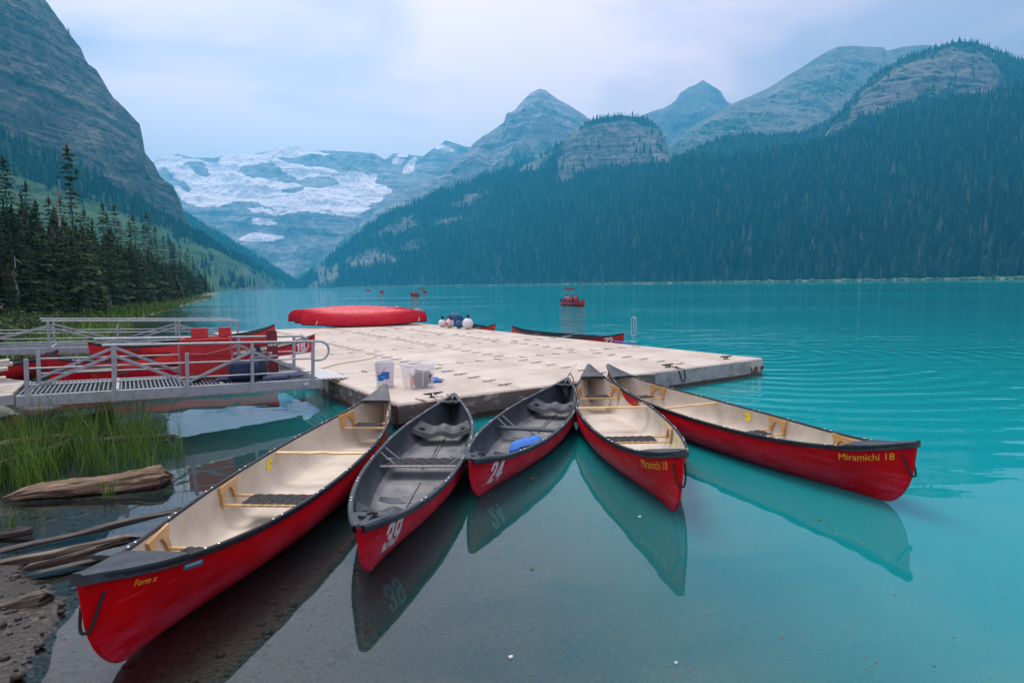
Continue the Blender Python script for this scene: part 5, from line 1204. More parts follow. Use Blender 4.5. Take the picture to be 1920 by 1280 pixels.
# ramp flap from gangway to dock
m = MB(); a = gp(gl1, 0, -.005); b = gp(gl1, GWID, -.005); c_ = dk(.28, 2.55, DTOP + .012); d_ = dk(.28, 2.55 + GWID, DTOP + .012)
fl_ = empty('ramp_flap', (0, 0, 0), 0, 'ribbed aluminium flap bridging gangway and dock', 'ramp')
for k in range(7):
    f0 = k / 7; f1 = (k + .8) / 7; m = MB(); v = [a.lerp(c_, f0), a.lerp(c_, f1), b.lerp(d_, f1), b.lerp(d_, f0)]; m.add(v + [p + Vector((0, 0, -.02)) for p in v], [(0, 1, 2, 3), (7, 6, 5, 4), (0, 4, 5, 1), (1, 5, 6, 2), (2, 6, 7, 3), (3, 7, 4, 0)]); m.build('tread', mat('tread_paint', (.62, .62, .60), .5) if k == 0 else bpy.data.materials['tread_paint'], fl_)
F0 = un(-60, 670, .66); F1 = dk(-.1, 9.0, .33); F0 = F1 - gdir.to_2d().to_3d().normalized() * 5.6 + Vector((0, 0, .26))
g2, gl2 = gangway(F0, F1, 1.2, 'far aluminium gangway nearer the meadow, mostly empty', loops=False)

# canoes stored between the gangways
plain_canoe(un(592, 626, .78), un(96, 702, .34), 'red canoe numbered 16 pulled up between the gangways, bow over the dock', '16', -1, .06, 'canoes stored between the gangways', .42, liner=TAN, mt=RED2, nh=.24)[0].rotation_euler.y = -.06
plain_canoe(un(517, 615, .95), un(170, 668, .55), 'red canoe with blank bow resting on the dock behind the red bin', None, -1, .40, 'canoes stored between the gangways', liner=CHAR)[0].rotation_euler.y = -.05
plain_canoe(un(88, 676, .50), un(342, 655, .60), 'red canoe numbered 17 afloat between the gangways', '17', 1, .12, 'canoes stored between the gangways', .62, flip=-1, liner=CHAR, nh=.2)
plain_canoe(un(110, 668, .50), un(-210, 690, .55), 'red canoe beside the far gangway cut by the picture edge', None, -1, .10, 'canoes stored between the gangways', liner=CHAR)

# red bin and bags on the gangway
REDBIN = mat('red_bin_plastic', (.52, .018, .022), .5, (.40, .014, .018), 3, bump=.05)
bx_ = gp(2.22, .86); t = empty('storage_bin', bx_, g1.rotation_euler.z - .25, 'tall red plastic bin with raised flaps on the near gangway', 'bin')
W_, D_, H_ = .66, .42, .62
for (c0, sz) in (((0, -D_ / 2, H_ / 2), (W_, .03, H_)), ((0, D_ / 2, H_ / 2), (W_, .03, H_)), ((-W_ / 2, 0, H_ / 2), (.03, D_ - .03, H_)), ((W_ / 2, 0, H_ / 2), (.03, D_ - .03, H_))): m = MB(); m.box(c0, sz, None, .008); m.build('wall_panel', REDBIN, t, 40)
for x in (-.12, .17): m = MB(); m.box((x, -D_ / 2 - .018, .44), (.24, .02, .2), None, .006); m.build('pocket', REDBIN, t, 40)
for x, w_ in ((-.12, .24), (.24, .18)): m = MB(); m.box((x, D_ / 2 - .03, H_ + .06), (w_, .02, .16), Matrix.Rotation(-.12, 3, 'X'), .006); m.build('flap', REDBIN, t, 40)
m = MB(); m.tube([(-.2, -D_ / 2 - .035, .40), (0, -D_ / 2 - .04, .38), (.2, -D_ / 2 - .035, .42), (.36, -D_ / 2 - .03, .46)], .006, 6); m.build('cord', mat('pink_cord', (.7, .35, .35), .7), t, 60)
def bag(name, p, rz, size, mt, label, handle=None):
    t = empty(name, p, rz, label, 'bag'); m = MB(); m.box((0, 0, size[2] / 2), size, None, .045); m.build('body', mt, t, 50)
    if handle: m = MB(); m.tube([(-.07, 0, size[2] - .01), (-.05, 0, size[2] + .045), (.05, 0, size[2] + .045), (.07, 0, size[2] - .01)], .011, 6); m.build('handle', handle, t, 60)
    m = MB(); m.box((0, -size[1] / 2 - .012, size[2] * .4), (size[0] * .7, .03, size[2] * .5), None, .012); m.build('pocket', mt, t, 50)
bag('duffel_bag', gp(2.63, .22), g1.rotation_euler.z - .3, (.40, .24, .30), NAVY, 'square navy blue bag on the near gangway'); bag('backpack', gp(2.86, .42), g1.rotation_euler.z - .3, (.28, .22, .34), mat('slate_cloth', (.025, .04, .06), .75, (.04, .06, .08), 8, bump=.3), 'slate backpack with a yellow handle behind the navy bag', mat('yellow_handle', (.6, .42, .05), .6))
cushion('folded_vest', gp(3.05, .18), g1.rotation_euler.z, (.36, .22, .06), mat('navy_vest', (.02, .035, .10), .8, (.035, .05, .13), 7), 'flat navy vest at the dock end of the near gangway'); cushion('folded_vest', gp(3.28, .34), g1.rotation_euler.z + .2, (.46, .24, .09), mat('grey_vest', (.10, .13, .22), .8, (.16, .19, .28), 9), 'greyish blue vest beside the last rail post of the near gangway')
lump('strap_bundle', tuple(gp(2.35, .2, .03)), (.10, .06, .035), NAVY, 6, 'navy strap bundle left of the navy bag', 'straps', .5); lump('strap_bundle', tuple(gp(2.45, .2, .07)), (.015, .015, .025), mat('pink_tag', (.8, .05, .15), .6), 7, 'small pink buckle beside the navy bag', 'buckle', .3)
lump('boot_pad', tuple(gp(1.95, .35, .05)), (.13, .08, .06), WEB, 16, 'black pad behind the middle post of the near gangway', 'pad', .4)
lump('blue_cloth', tuple(gp(3.0, 1.16, .30)), (.05, .03, .13), NAVY, 18, 'small navy cloth hung on the far rail of the near gangway', 'cloth', .4)
MAROON = mat('maroon_board', (.20, .02, .03), .55, (.15, .016, .022), 3); mp_ = gp(3.22, 1.05, -.005); t = empty('sign_plank', mp_, g1.rotation_euler.z - .15, 'upright maroon plank with worn white lettering by the dock', 'sign'); m = MB(); m.prism([(-.085, 0), (.085, 0), (.085, .68), (.065, .72), (-.065, .72), (-.085, .68)], -.014, .014, lambda v: (v.x, v.z, v.y)); m.build('board', MAROON, t, 30)
for k, (z, ws) in enumerate(((.47, (.03, .03, .012, .035)), (.335, (.02, .03)), (.285, (.03, .03, .03, .02)))):
    x = -.065
    for w_ in ws: mb = MB(); mb.box((x + w_ / 2, -.0165, z), (w_, .004, .032)); mb.build('letter_mark', WHITE, t); x += w_ + .008
# plank landing at the shore end
PLANK = mat('pale_planks', (.48, .44, .36), .75, (.34, .31, .25), 6, (.25, 1, 1), bump=.2)
q0 = gp(-.02, .0, .0); lt = empty('shore_landing', q0, g1.rotation_euler.z, 'pale plank landing at the shore end of the near gangway', 'landing')
for k in range(7): m = MB(); m.box((-.62, .10 + .17 * k, -.01 + .004 * (k % 2)), (1.2, .155, .04), None, .006); m.build('plank', PLANK, lt, 40)
for y in (-.02, 1.26): m = MB(); m.box((-.62, y, -.05), (1.25, .05, .12)); m.build('edge_beam', GALV, lt)
for y, z in ((.55, .28), (.75, .36), (.95, .30), (.35, .18)): m = MB(); m.tube([(-1.3, y - .1, z - .06), (-.1, y, z)], .028, 8); m.build('pipe', mat('cream_pipe', (.55, .54, .45), .5) if 'cream_pipe' not in bpy.data.materials else bpy.data.materials['cream_pipe'], lt, 60)
# ------------------------------------------------------------------ near shore: grass, sedge, logs, rocks
def blades_mat(name, cols):
    m, N, L, P = nt(name); P.inputs['Roughness'].default_value = .6; P.inputs['Specular IOR Level'].default_value = .25
    a = N.new('ShaderNodeAttribute'); a.attribute_name = 'tone'; r = N.new('ShaderNodeValToRGB'); r.color_ramp.elements[0].color = (*cols[0], 1); r.color_ramp.elements[1].color = (*cols[-1], 1)
    for k, c in enumerate(cols[1:-1]): e = r.color_ramp.elements.new((k + 1) / (len(cols) - 1)); e.color = (*c, 1)
    L.new(a.outputs['Fac'], r.inputs['Fac']); L.new(r.outputs['Color'], P.inputs['Base Color']); return m
SEDGE = blades_mat('sedge_blades', [(.02, .06, .01), (.08, .19, .025), (.15, .28, .045), (.26, .22, .08)])
MEADOW = blades_mat('meadow_blades', [(.05, .12, .018), (.095, .21, .025), (.15, .28, .04), (.22, .27, .07)])
def blades(name, X, Y, Z, Hh, W, mt, label, bend=.35, seg=3, tone=None, seed=1):
    n = len(X); R = np.random.default_rng(seed); a = R.uniform(0, 6.283, n); b = R.uniform(.15, 1, n) * bend * Hh; fa = R.uniform(0, 6.283, n)
    V = np.zeros((n, seg + 1, 2, 3), np.float32)
    for k in range(seg + 1):
        f = k / seg; cx = X + np.cos(a) * b * f ** 2.2; cy = Y + np.sin(a) * b * f ** 2.2; cz = Z + Hh * f * (1 - .18 * (b / Hh) * f); w = W * (1 - f ** 1.6 * .9) * .5
        for s_, sg in ((0, -1), (1, 1)): V[:, k, s_, 0] = cx + sg * np.cos(fa) * w; V[:, k, s_, 1] = cy + sg * np.sin(fa) * w; V[:, k, s_, 2] = cz
    base = (np.arange(n) * (seg + 1) * 2)[:, None, None]; q = np.array([[2 * k, 2 * k + 1, 2 * k + 3, 2 * k + 2] for k in range(seg)])[None]
    me = np_mesh(name, V.reshape(-1, 3), (base + q).reshape(-1, 4), mt, smooth=False)
    t = R.beta(2, 2.5, n) if tone is None else tone; attr(me, 'tone', np.repeat(t, (seg + 1) * 2)); return tag(link(name, me), label, 'grass', kind='stuff')
R = np.random.default_rng(5)
# sedge clump in the shallows
poly = [un(*p, .02) for p in ((-60, 935), (60, 920), (180, 900), (330, 884), (345, 845), (330, 795), (215, 790), (110, 812), (-60, 850))]
def inpoly(x, y, poly):
    ins = np.zeros(len(x), bool); j = len(poly) - 1
    for i in range(len(poly)):
        xi, yi, xj, yj = poly[i][0], poly[i][1], poly[j][0], poly[j][1]; ins ^= ((yi > y) != (yj > y)) & (x < (xj - xi) * (y - yi) / (yj - yi + 1e-9) + xi); j = i
    return ins
cx = R.uniform(-7.5, -3, 880); cy = R.uniform(4.8, 9.2, 880); k = inpoly(cx, cy, poly); cx, cy = cx[k], cy[k]
n = 15; bx = (cx[:, None] + R.normal(0, .05, (len(cx), n))).ravel(); by = (cy[:, None] + R.normal(0, .05, (len(cx), n))).ravel()
keep = R.random(len(bx)) < np.clip(1.15 - (bx + 5.0) * .42, .35, 1); bx, by = bx[keep], by[keep]
blades('sedge_grass', bx, by, np.minimum(zg(bx, by), .15), R.gamma(4.5, .085, len(bx)) + .06, R.uniform(.005, .011, len(bx)), SEDGE, 'tall green sedge growing in the shallows by the log', .45, 4, seed=2)
# meadow along the shore and tufts under the gangways
mx_ = R.uniform(-46, -8, 90000); my_ = R.uniform(8, 62, 90000); d = shore_d(mx_, my_); k = (d > -.15) & (d < 14) & (R.random(len(d)) < np.clip(.9 - .03 * my_ * .5, .25, 1)) & (mx_ > -my_ * 1.05 - 3); mx_, my_ = mx_[k], my_[k]
blades('meadow_grass', mx_, my_, zg(mx_, my_) - .02, R.gamma(6, .075, len(mx_)) + .08, .02 + .0009 * my_, MEADOW, 'bright green long grass on the bank behind the gangways', .5, 3, seed=3)
mx_ = R.uniform(-80, -30, 14000); my_ = R.uniform(48, 130, 14000); d = shore_d(mx_, my_); k = (d > 0) & (d < 6); mx_, my_ = mx_[k], my_[k]
blades('shore_grass', mx_, my_, zg(mx_, my_) - .02, R.gamma(5, .07, len(mx_)) + .1, .07, MEADOW, 'grass strip along the foot of the near spruces', .4, 2, seed=4)
for (px, py, lab) in ((205, 925, 'small pale sedge tuft rooted on the big beached log'), (12, 990, 'little low green plant in the shallows left of the logs')):
    p = un(px, py, .06); nn = 26; blades('sedge_tuft', p.x + R.normal(0, .03, nn), p.y + R.normal(0, .03, nn), np.full(nn, .03), R.uniform(.08, .24, nn), R.uniform(.006, .01, nn), SEDGE, lab, .9, 4, seed=int(px)); 
# shrubs
LEAF = mat('shrub_leaves', (.04, .08, .022), .7, (.075, .125, .04), 1.5, contrast=(.4, .65), spec=.3, var=.2); LEAFY = mat('yellow_shrub', (.085, .10, .03), .7, (.16, .12, .05), 2, spec=.2)
def shrub_mesh(seed, mt):
    R2 = np.random.default_rng(seed); V = []; F = []
    for c in range(16):
        cc = np.array([R2.normal(0, .42), R2.normal(0, .42), abs(R2.normal(.45, .22))]); rr_ = R2.uniform(.2, .38)
        for k in range(85):
            d_ = R2.normal(size=3); d_ /= np.linalg.norm(d_); p = cc + d_ * rr_ * R2.uniform(.5, 1.05); p[2] = max(p[2], .02); u = R2.normal(size=3); u /= np.linalg.norm(u); v = np.cross(u, R2.normal(size=3)); v /= np.linalg.norm(v) + 1e-6; s_ = R2.uniform(.03, .065); j = len(V)
            V += [p - u * s_, p + v * s_ * .5, p + u * s_, p - v * s_ * .5]; F.append((j, j + 1, j + 2, j + 3))
    return np_mesh('foliage', np.array(V), np.array(F), mt, smooth=False)
SH = [shrub_mesh(1, LEAF), shrub_mesh(2, LEAF), shrub_mesh(3, LEAFY)]; stem = MB()
for k in range(7): a = k * .9; stem.tube([(0, 0, -.05), (.2 * cos(a), .2 * sin(a), .3), (.42 * cos(a), .42 * sin(a), .7)], [.02, .014, .006], 5)
STEM = stem.mesh('stems', BARK)
for i, (px, d, s_, k, lab, grp) in enumerate(((4, 19, 1.3, 0, None, 1), (30, 22, 1.5, 1, None, 1), (60, 24, 1.4, 0, None, 1), (92, 25, 1.2, 1, None, 1), (128, 27, 1.2, 0, None, 1), (160, 30, 1.0, 1, None, 1), (-30, 18, 1.6, 1, None, 1), (225, 44, 1.5, 1, None, 1), (190, 36, 1.0, 0, None, 1), (262, 52, 1.3, 2, 'brownish shrub at the water edge below the spruces', None), (280, 56, 1.1, 2, 'yellowish shrub farthest along the near shore', None), (300, 66, 1.5, 0, None, 1), (330, 84, 1.8, 1, None, 1))):
    b = un(px, 560, d=d); z = float(zg(np.array([b.x]), np.array([b.y]))[0]); t = empty('shrub', (b.x, b.y, z - .05), random.uniform(0, 6), lab or 'dark green leafy shrub between the meadow and the spruces', 'shrub', 'shrubs on the bank' if grp else None); s_ *= .72; t.scale = (s_ * random.uniform(.9, 1.2), s_, s_ * random.uniform(.7, 1)); link('foliage', SH[k], t); link('stems', STEM, t)

LOGM = mat('weathered_log', (.26, .19, .12), .9, (.05, .034, .024), 26, (.10, 1, 1), contrast=(.42, .62), bump=1.0, bscale=34, detail=9)
LOGG = mat('wet_grey_log', (.075, .066, .058), .7, (.035, .032, .03), 12, (.12, 1, 1), contrast=(.42, .62), bump=.9, bscale=9, detail=9)
LOGP = mat('bleached_log', (.20, .165, .13), .9, (.035, .028, .023), 14, (.12, 1, 1), contrast=(.42, .6), bump=.9, bscale=12, detail=9)
def log(P0, P1, r0, r1, mt, label, seed=1, flat=1.0, jag=.0, nseg=110, nr=56, name='driftwood_log'):
    P0 = Vector(P0); P1 = Vector(P1); d = P1 - P0; L_ = d.length; x = d.normalized(); up = Vector((0, 0, 1)); y = up.cross(x).normalized(); z = x.cross(y)
    u = np.linspace(0, 1, nseg)[:, None]; a = np.linspace(0, 2 * pi, nr, endpoint=False)[None]; rad = (r0 + (r1 - r0) * u)
    n = fbm(np.cos(a) * 1.2 + seed, np.sin(a) * 1.2 + seed, u * L_ * 2.2, 4) * .42 + fbm(np.cos(a) * 4.5 + seed, np.sin(a) * 4.5, u * L_ * .9 + seed, 5, .7) * .42 - .22 * np.clip(fbm(np.cos(a) * 6 + seed, np.sin(a) * 6, u * L_ * .5, 3, ridged=True) - .55, 0, 1) * 2
    taper = np.minimum(1, np.minimum(u * 9, (1 - u) * (16 + 8 * np.sin(a * 2 + seed))) + .12); rr_ = rad * (1 + n) * taper
    off = (.5 * rad + jag) * fbm(np.cos(a) * 2 + seed, np.sin(a) * 2, seed, 3) * np.clip((u - .85) * 7, 0, 1)
    X_ = u * L_ + off + 0 * a; bz = .06 * L_ * fbm(u * 1.6 + seed, seed * .37, 0, 2) * np.ones_like(a); by_ = .05 * L_ * fbm(u * 1.3 + seed, seed * .71, 3, 2) * np.ones_like(a)
    V = np.stack([X_, rr_ * np.cos(a) + by_, rr_ * np.sin(a) * flat + bz * .4], -1).reshape(-1, 3)
    i = np.arange(nseg * nr).reshape(nseg, nr); j = np.roll(i, -1, 1); F = [tuple(q) for q in np.stack([i[:-1], j[:-1], j[1:], i[1:]], -1).reshape(-1, 4).tolist()] + [tuple(i[0][::-1].tolist()), tuple(i[-1].tolist())]
    me = bpy.data.meshes.new(name); me.from_pydata([tuple(v) for v in V], [], F); me.materials.append(mt); me.polygons.foreach_set('use_smooth', [True] * len(me.polygons)); me.update()
    o = link(name, me); M_ = Matrix((x, y, z)).transposed().to_4x4(); M_.translation = P0; o.matrix_world = M_
    return tag(o, label, 'log')
log(un(5, 932, .03), un(322, 893, .07), .08, .17, LOGM, 'thick brown beached log in front of the sedge', 3, .7)
log(un(-30, 885, .12), un(230, 800, .08), .06, .05, LOGG, 'slender grey log lying among the sedge stems', 5)
log(un(60, 832, .12), un(335, 818, .03), .05, .03, LOGG, 'thin dark log crossing the back of the sedge', 6)
log(un(-40, 1050, -.03), un(345, 958, -.02), .065, .045, LOGG, 'long wet grey log half sunk beside the nearest canoe', 7, .7)
log(un(-20, 1062, .0), un(250, 1012, .08), .035, .048, LOGP, 'split bleached driftwood piece with a jagged end', 8, .8, .25)
log(un(40, 1068, .05), un(205, 1022, .09), .03, .028, LOGP, 'thin splintered stick on top of the driftwood', 15, .8, .3)
log(un(-30, 1108, -.04), un(190, 1052, -.02), .05, .04, LOGG, 'dark wet log just left of the canoe bow', 9, .6)
log(un(-30, 1150, .0), un(92, 1116, .05), .045, .06, LOGP, 'short broken pale branch lying on the gravel', 10, .9, .1)
log(un(-20, 1008, .0), un(62, 993, .04), .05, .03, LOGG, 'small grey root end poking out of the shallows', 11)
log(un(90, 800, .22), un(215, 778, .12), .09, .07, LOGG, 'dark log under the near gangway', 12); log(un(-20, 842, .16), un(140, 818, .16), .07, .05, LOGP, 'greyish log behind the mossy rock', 13)
ROCKM = mat('mossy_rock', (.055, .05, .045), .85, (.16, .13, .02), 3, contrast=(.52, .66), bump=.6, bscale=9); ROCKN = mat('shore_rock', (.10, .095, .09), .8, (.19, .18, .165), 4, bump=.5, bscale=12)
lump('rock', tuple(un(30, 805, .12)), (.34, .26, .20), ROCKM, 21, 'dark rock with yellow moss under the near gangway', 'rock', .35)
for k, (px, py, r) in enumerate(((110, 800, .16), (10, 850, .14), (-20, 790, .3), (160, 790, .15), (20, 740, .4), (75, 770, .22))): tag(lump('rock', tuple(un(px, py, .06)), (r * 1.2, r, r * .7), ROCKN, 30 + k, None, None, .35), 'grey shore rock in the shade beneath the near gangway', 'rock', 'rocks beneath the near gangway')
# pebbles of the shallows
V = []; F = []; R = np.random.default_rng(9)
pb = bmesh.new(); bmesh.ops.create_icosphere(pb, subdivisions=1, radius=1); pv = np.array([v.co[:] for v in pb.verts]); pf = np.array([[v.index for v in f.verts] for f in pb.faces]); pb.free()
px_ = R.uniform(-5.2, -.6, 3600); py_ = R.uniform(1.6, 6.0, 3600); dd = shore_d(px_, py_); k = (dd > -1.8) & (dd < .9); px_, py_ = px_[k], py_[k]; pz = zg(px_, py_); s_ = R.gamma(1.6, .0045, len(px_)) + .004
VV = pv[None] * (s_[:, None] * R.uniform(.6, 1.4, (len(px_), 1)))[..., None] * np.array([1.2, 1, .55]) + np.stack([px_, py_, pz + s_ * .2], -1)[:, None]; FF = pf[None] + (np.arange(len(px_)) * len(pv))[:, None, None]
me = np_mesh('pebbles', VV.reshape(-1, 3), FF.reshape(-1, 3), blades_mat('pebble_stone', [(.02, .018, .016), (.04, .036, .032), (.08, .066, .054), (.15, .125, .10)])); attr(me, 'tone', np.repeat(R.beta(1.5, 3, len(px_)), len(pv))); tag(link('pebbles', me), 'brown and grey pebbles on the wet shore by the nearest canoe', 'pebbles', kind='stuff')
# far shore: boulders, drift logs and bright shrubs along the waterline
V = []; n = 420; px = R.uniform(900, 2050, n); d = np.interp(px, [545, 700, 960, 1200, 1500, 1900, 2300], [1500, 1300, 1020, 800, 620, 470, 370]) + R.uniform(-1, 4, n); X_ = (px - 960) / FPX * d; s_ = R.gamma(2, .35, n) + .25
VV = pv[None] * s_[:, None, None] * np.stack([R.uniform(.8, 2.6, n), np.ones(n), R.uniform(.3, .7, n)], -1)[:, None] + np.stack([X_, d, np.full(n, .35)], -1)[:, None]; FF = pf[None] + (np.arange(n) * len(pv))[:, None, None]
me = np_mesh('shore_boulders', VV.reshape(-1, 3), FF.reshape(-1, 3), blades_mat('far_boulders', [(.10, .09, .07), (.30, .26, .21), (.50, .43, .36)])); attr(me, 'tone', np.repeat(R.random(n), len(pv))); tag(link('shore_boulders', me), 'pale boulders and drift along the far shoreline', 'boulders', kind='stuff')
n = 2600; px = R.uniform(640, 2050, n); d = np.interp(px, [545, 700, 960, 1200, 1500, 1900, 2300], [1500, 1300, 1020, 800, 620, 470, 370]) + R.uniform(1, 9, n); X_ = (px - 960) / FPX * d; s_ = R.gamma(3, .3, n) + .4
VV = pv[None] * s_[:, None, None] * np.array([1.5, 1, .8]) * R.uniform(.7, 1.3, (n, len(pv), 1)) + np.stack([X_, d, np.full(n, .5)], -1)[:, None]; FF = pf[None] + (np.arange(n) * len(pv))[:, None, None]
me = np_mesh('shoreline_shrubbery', VV.reshape(-1, 3), FF.reshape(-1, 3), blades_mat('far_shrubs', [(.03, .07, .025), (.06, .13, .035), (.11, .17, .05)]), smooth=False); attr(me, 'tone', np.repeat(R.random(n), len(pv))); tag(link('shoreline_shrubbery', me), 'light green low growth along the far shoreline', 'shrubs', kind='stuff')

# drift on the water
def floater(name, px, py, size, col, label, group=None):
    p = un(px, py, .004); m = MB(); k = 7; ring = [Vector((p.x + size * cos(a) * (1 if i % 2 else .55), p.y + size * .8 * sin(a) * (1 if i % 3 else .6), .006 + .003 * (i % 2))) for i, a in enumerate([2 * pi * i / k for i in range(k)])]; m.add([p + Vector((0, 0, .008))] + ring + [v - Vector((0, 0, .006)) for v in ring], [(0, 1 + i, 1 + (i + 1) % k) for i in range(k)] + [(1 + i, 1 + k + i, 1 + k + (i + 1) % k, 1 + (i + 1) % k) for i in range(k)]); tag(m.build(name, col), label, name.split('_')[-1], group)
LG = mat('wet_leaf', (.12, .12, .03), .6, (.05, .04, .02), 40); FEA = mat('white_feather', (.7, .68, .68), .7); LBR = mat('brown_leaf', (.14, .09, .04), .7)
floater('floating_leaf', 998, 897, .055, LG, 'green and brown leaf floating beside canoe 24'); floater('floating_feather', 1200, 968, .018, FEA, 'white fleck on the water near the fourth canoe'); floater('floating_feather', 958, 1231, .016, FEA, 'white fleck on the water at the bottom middle'); floater('floating_leaf', 998, 1066, .014, LBR, 'tiny brown leaf afloat in the open middle water'); floater('floating_leaf', 1537, 974, .02, LG, 'small yellowish leaf afloat under the outermost canoe'); floater('floating_feather', 1268, 1242, .012, FEA, 'white fleck at the bottom edge right of middle')
n = 130; m = MB()
for k in range(n):
    p = un(random.uniform(1150, 1900) if k < 90 else random.uniform(800, 1300), random.uniform(980, 1270), .003); r = random.uniform(.003, .008); m.add([(p.x - r, p.y, .004), (p.x, p.y - r * .6, .004), (p.x + r, p.y + r * .2, .005), (p.x, p.y + r, .004)], [(0, 1, 2, 3)])
tag(m.build('water_specks', LBR), 'scattered tiny brown specks floating on the near water', 'specks', kind='stuff')

# ------------------------------------------------------------------ people
SKIN = mat('skin', (.50, .30, .21), .6); HAIR = mat('dark_hair', (.012, .010, .009), .6); TROU = mat('dark_trousers', (.015, .018, .03), .8); VEST = mat('red_vest', (.62, .02, .03), .7)
def cloth(n, c): return mat(n, c, .8, tuple(v * .7 for v in c), 12)
SHIRTS = [cloth('white_shirt', (.62, .64, .68)), cloth('black_shirt', (.014, .014, .018)), cloth('navy_shirt', (.012, .02, .06)), cloth('blue_shirt', (.02, .08, .3))]
def skinned(name, joints, edges, radii, root=0, sub=1):
    me = bpy.data.meshes.new(name); me.from_pydata(joints, edges, []); o = bpy.data.objects.new(name, me); COL.objects.link(o)
    o.modifiers.new('s', 'SKIN'); sv = me.skin_vertices[0].data
    for i, r in enumerate(radii): sv[i].radius = (r, r) if not isinstance(r, tuple) else r; sv[i].use_root = (i == root)
    o.modifiers.new('u', 'SUBSURF').levels = sub; o.modifiers['u'].render_levels = sub
    bpy.context.view_layer.update(); dg = bpy.context.evaluated_depsgraph_get(); out = bpy.data.meshes.new_from_object(o.evaluated_get(dg)); bpy.data.objects.remove(o); out.polygons.foreach_set('use_smooth', [True] * len(out.polygons)); return out
def seated_mesh(reach):
    J = [(0, 0, .10), (.0, 0, .28), (.02, 0, .45), (.03, 0, .56), (.04, 0, .63), (.05, 0, .72), (.06, 0, .80), (.02, .17, .52), (.14, .22, .34), (.30 + reach, .12, .38), (.37 + reach, .08, .40), (.02, -.17, .52), (.16, -.22, .38), (.30 + reach, -.08, .52), (.36 + reach, -.05, .55), (.02, .10, .06), (.38, .13, .16), (.48, .12, -.18), (.58, .12, -.2), (.02, -.10, .06), (.38, -.13, .16), (.48, -.12, -.18), (.58, -.12, -.2)]
    E_ = [(0, 1), (1, 2), (2, 3), (3, 4), (4, 5), (5, 6), (3, 7), (7, 8), (8, 9), (9, 10), (3, 11), (11, 12), (12, 13), (13, 14), (0, 15), (15, 16), (16, 17), (17, 18), (0, 19), (19, 20), (20, 21), (21, 22)]
    R3 = [(.14, .12), (.145, .11), (.16, .11), (.10, .08), .052, .092, .075, .065, .05, .04, .038, .065, .05, .04, .038, .085, .07, .05, .04, .085, .07, .05, .04]
    return skinned('body', J, E_, R3)
SEAT0 = seated_mesh(0.0)
def assign(me, shirt):
    me = me.copy(); me.materials.clear()
    for m_ in (shirt, SKIN, TROU): me.materials.append(m_)
    idx = []
    for p in me.polygons: c = p.center; idx.append(1 if c.z > .605 or (c.x > .26 and c.z > .3) else (2 if c.z < .14 or (c.x > .15 and c.z < .27) else 0))
    me.polygons.foreach_set('material_index', idx); return me
BODY = [assign(SEAT0, s_) for s_ in SHIRTS]
hm = MB(); hm.lathe([(.0, .115), (.06, .10), (.095, .06), (.108, .0), (.10, -.06), (.085, -.10)], (.035, 0, .745), 14); HAIRM = hm.mesh('hair', HAIR, 60)
def clip_front(me): 
    for v in me.vertices:
        if v.co.x > .085 and v.co.z < .77: v.co.x = .07
clip_front(HAIRM)
vm_ = MB(); vm_.lathe([(.10, .58), (.165, .55), (.19, .45), (.185, .30), (.17, .20), (.14, .19)], (.012, 0, 0), 16)
for i, v in enumerate(vm_.v): vm_.v[i] = (v[0] * .82, v[1] * 1.08, v[2])
VESTM = vm_.mesh('life_vest', VEST, 60)
SHAFT = mat('paddle_wood', (.45, .28, .12), .5)
pm_ = MB(); pm_.tube([(.30, .35, -.35), (.36, -.06, .58)], .016, 6); pm_.box((.285, .44, -.52), (.03, .18, .42), Matrix.Rotation(-.42, 3, 'X'), .01); PADM = pm_.mesh('paddle', SHAFT, 40)
def paddler(canoe, x, k, label, group, vest=True, paddle=True, rz=0.0):
    p = canoe.matrix_basis @ Vector((x, 0, .17)); t = empty('person', p, canoe.rotation_euler.z + rz, label, 'person', group)
    link('body', BODY[k], t); link('hair', HAIRM, t)
    if vest: link('life_vest', VESTM, t)
    if paddle: q = link('paddle', PADM, None); q.location = p; q.rotation_euler = t.rotation_euler; tag(q, 'paddle held by ' + label[:60], 'paddle')
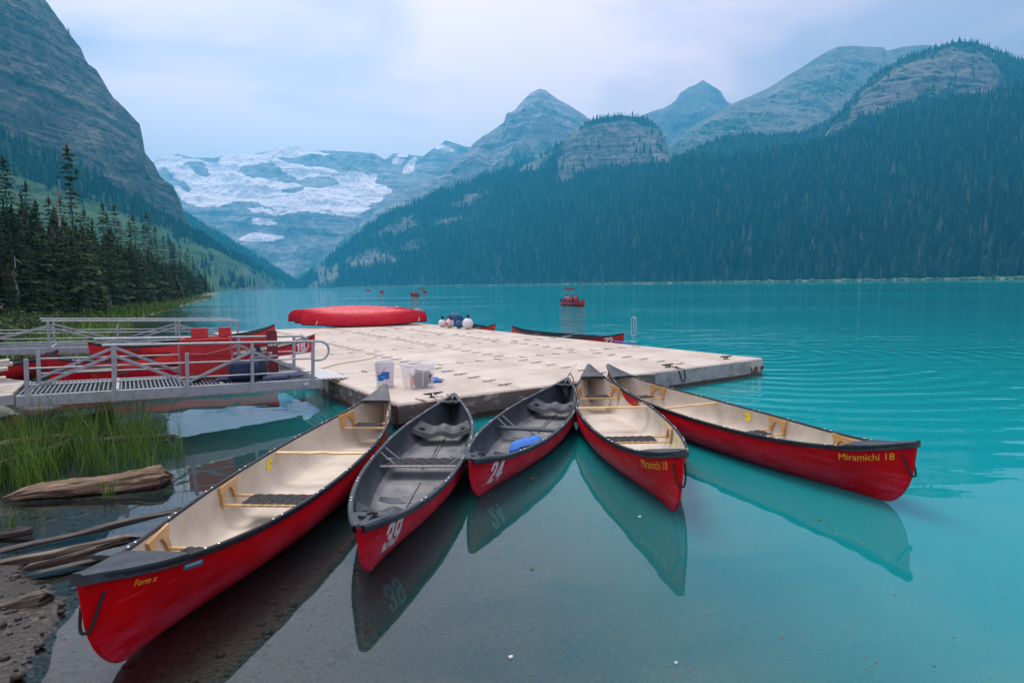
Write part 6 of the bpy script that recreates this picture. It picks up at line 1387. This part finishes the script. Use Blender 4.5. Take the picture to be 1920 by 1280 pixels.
# nearest tour canoe: seen nearly end on
P0_ = un(1072, 573, 0); c0 = plain_canoe(P0_ + Vector((.85, -2.3, 0)), P0_ + Vector((-.85, 2.3, 0)), 'red canoe with three paddlers out on the lake', None, 1, 0, 'canoes out on the lake', B_=1.0)[0]
c0.rotation_euler.z += 0
paddler(c0, -.95, 0, 'person in white shirt and red vest at the rear of the nearest lake canoe', None, True, False, -.9); paddler(c0, .05, 1, 'person with long dark hair seated in the middle of the nearest lake canoe', None, True, False, -1.1); paddler(c0, .95, 1, 'person in black seated at the front of the nearest lake canoe', None, True, False, -1.0)
bagp = c0.matrix_basis @ Vector((-1.35, 0, .38)); lump('blue_pack', tuple(bagp), (.3, .28, .26), cloth('blue_pack', (.01, .05, .35)), 41, 'bright blue pack in the rear of the nearest lake canoe', 'pack', .3)
for k, (px, py, dx, n_, lab) in enumerate(((778, 556, 1.2, 3, 'red canoe with paddlers, second nearest out on the lake'), (716, 549.5, .9, 2, 'red canoe far out left of the second lake canoe'), (797, 549, .7, 1, 'red canoe just behind and right of the second lake canoe'), (691, 545.5, 1.6, 1, 'red canoe farthest left on the lake'), (1067, 542.5, 1.6, 2, 'tiny red canoe beyond the three paddlers'), (790, 542.5, 2.2, 1, 'faint red canoe farthest away near the far shore'))):
    P_ = un(px, py, 0); cN = plain_canoe(P_ + Vector((dx, -2.2, 0)), P_ + Vector((-dx, 2.2, 0)), lab, None, 1, 0, 'canoes out on the lake', B_=1.0)[0]
    for j in range(n_): paddler(cN, (-1.1, .9, -.1)[j], (1, 2, 0)[j], ('rear', 'front', 'middle')[j] + ' paddler of the ' + lab[4:], None, True, False)
# wakes: narrow low ripples of the water
# person at the picture edge on the far gangway
J = [(0, 0, .95), (0, 0, 1.15), (0, 0, 1.38), (0, 0, 1.48), (0, 0, 1.55), (.01, 0, 1.64), (.02, 0, 1.72), (0, .19, 1.42), (.02, .25, 1.15), (.10, .24, .92), (.13, .23, .84), (0, -.19, 1.42), (.02, -.25, 1.15), (.10, -.24, .92), (.13, -.23, .84), (0, .10, .90), (.02, .11, .50), (-.02, .11, .09), (.14, .12, .04), (0, -.10, .90), (.04, -.11, .50), (.02, -.11, .09), (.18, -.12, .04)]
E_ = [(0, 1), (1, 2), (2, 3), (3, 4), (4, 5), (5, 6), (3, 7), (7, 8), (8, 9), (9, 10), (3, 11), (11, 12), (12, 13), (13, 14), (0, 15), (15, 16), (16, 17), (17, 18), (0, 19), (19, 20), (20, 21), (21, 22)]
st_ = skinned('body', J, E_, [(.14, .11), (.15, .11), (.16, .11), (.10, .08), .055, .09, .075, .07, .055, .042, .04, .07, .055, .042, .04, .09, .07, .05, .045, .09, .07, .05, .045], 0, 2)
for m_ in (SHIRTS[2], SKIN, TROU, WEB): st_.materials.append(m_)
st_.polygons.foreach_set('material_index', [1 if p.center.z > 1.52 or (p.center.z < .88 and p.center.x > .08 and abs(p.center.y) > .18) else (3 if p.center.z < .12 else (2 if p.center.z < .9 else 0)) for p in st_.polygons])
fp = un(-9, 646, .80); fp = g2.matrix_basis @ Vector((.4, .6, .157)); sp_ = un(-14, 645, fp.z)
t = empty('person', (sp_.x, sp_.y, fp.z), 1.2, 'person in dark navy clothes cut off by the left picture edge', 'person'); link('body', st_, t); hh = link('hair', HAIRM, t); hh.location = (-.03, 0, .905)
bpy.context.view_layer.update()
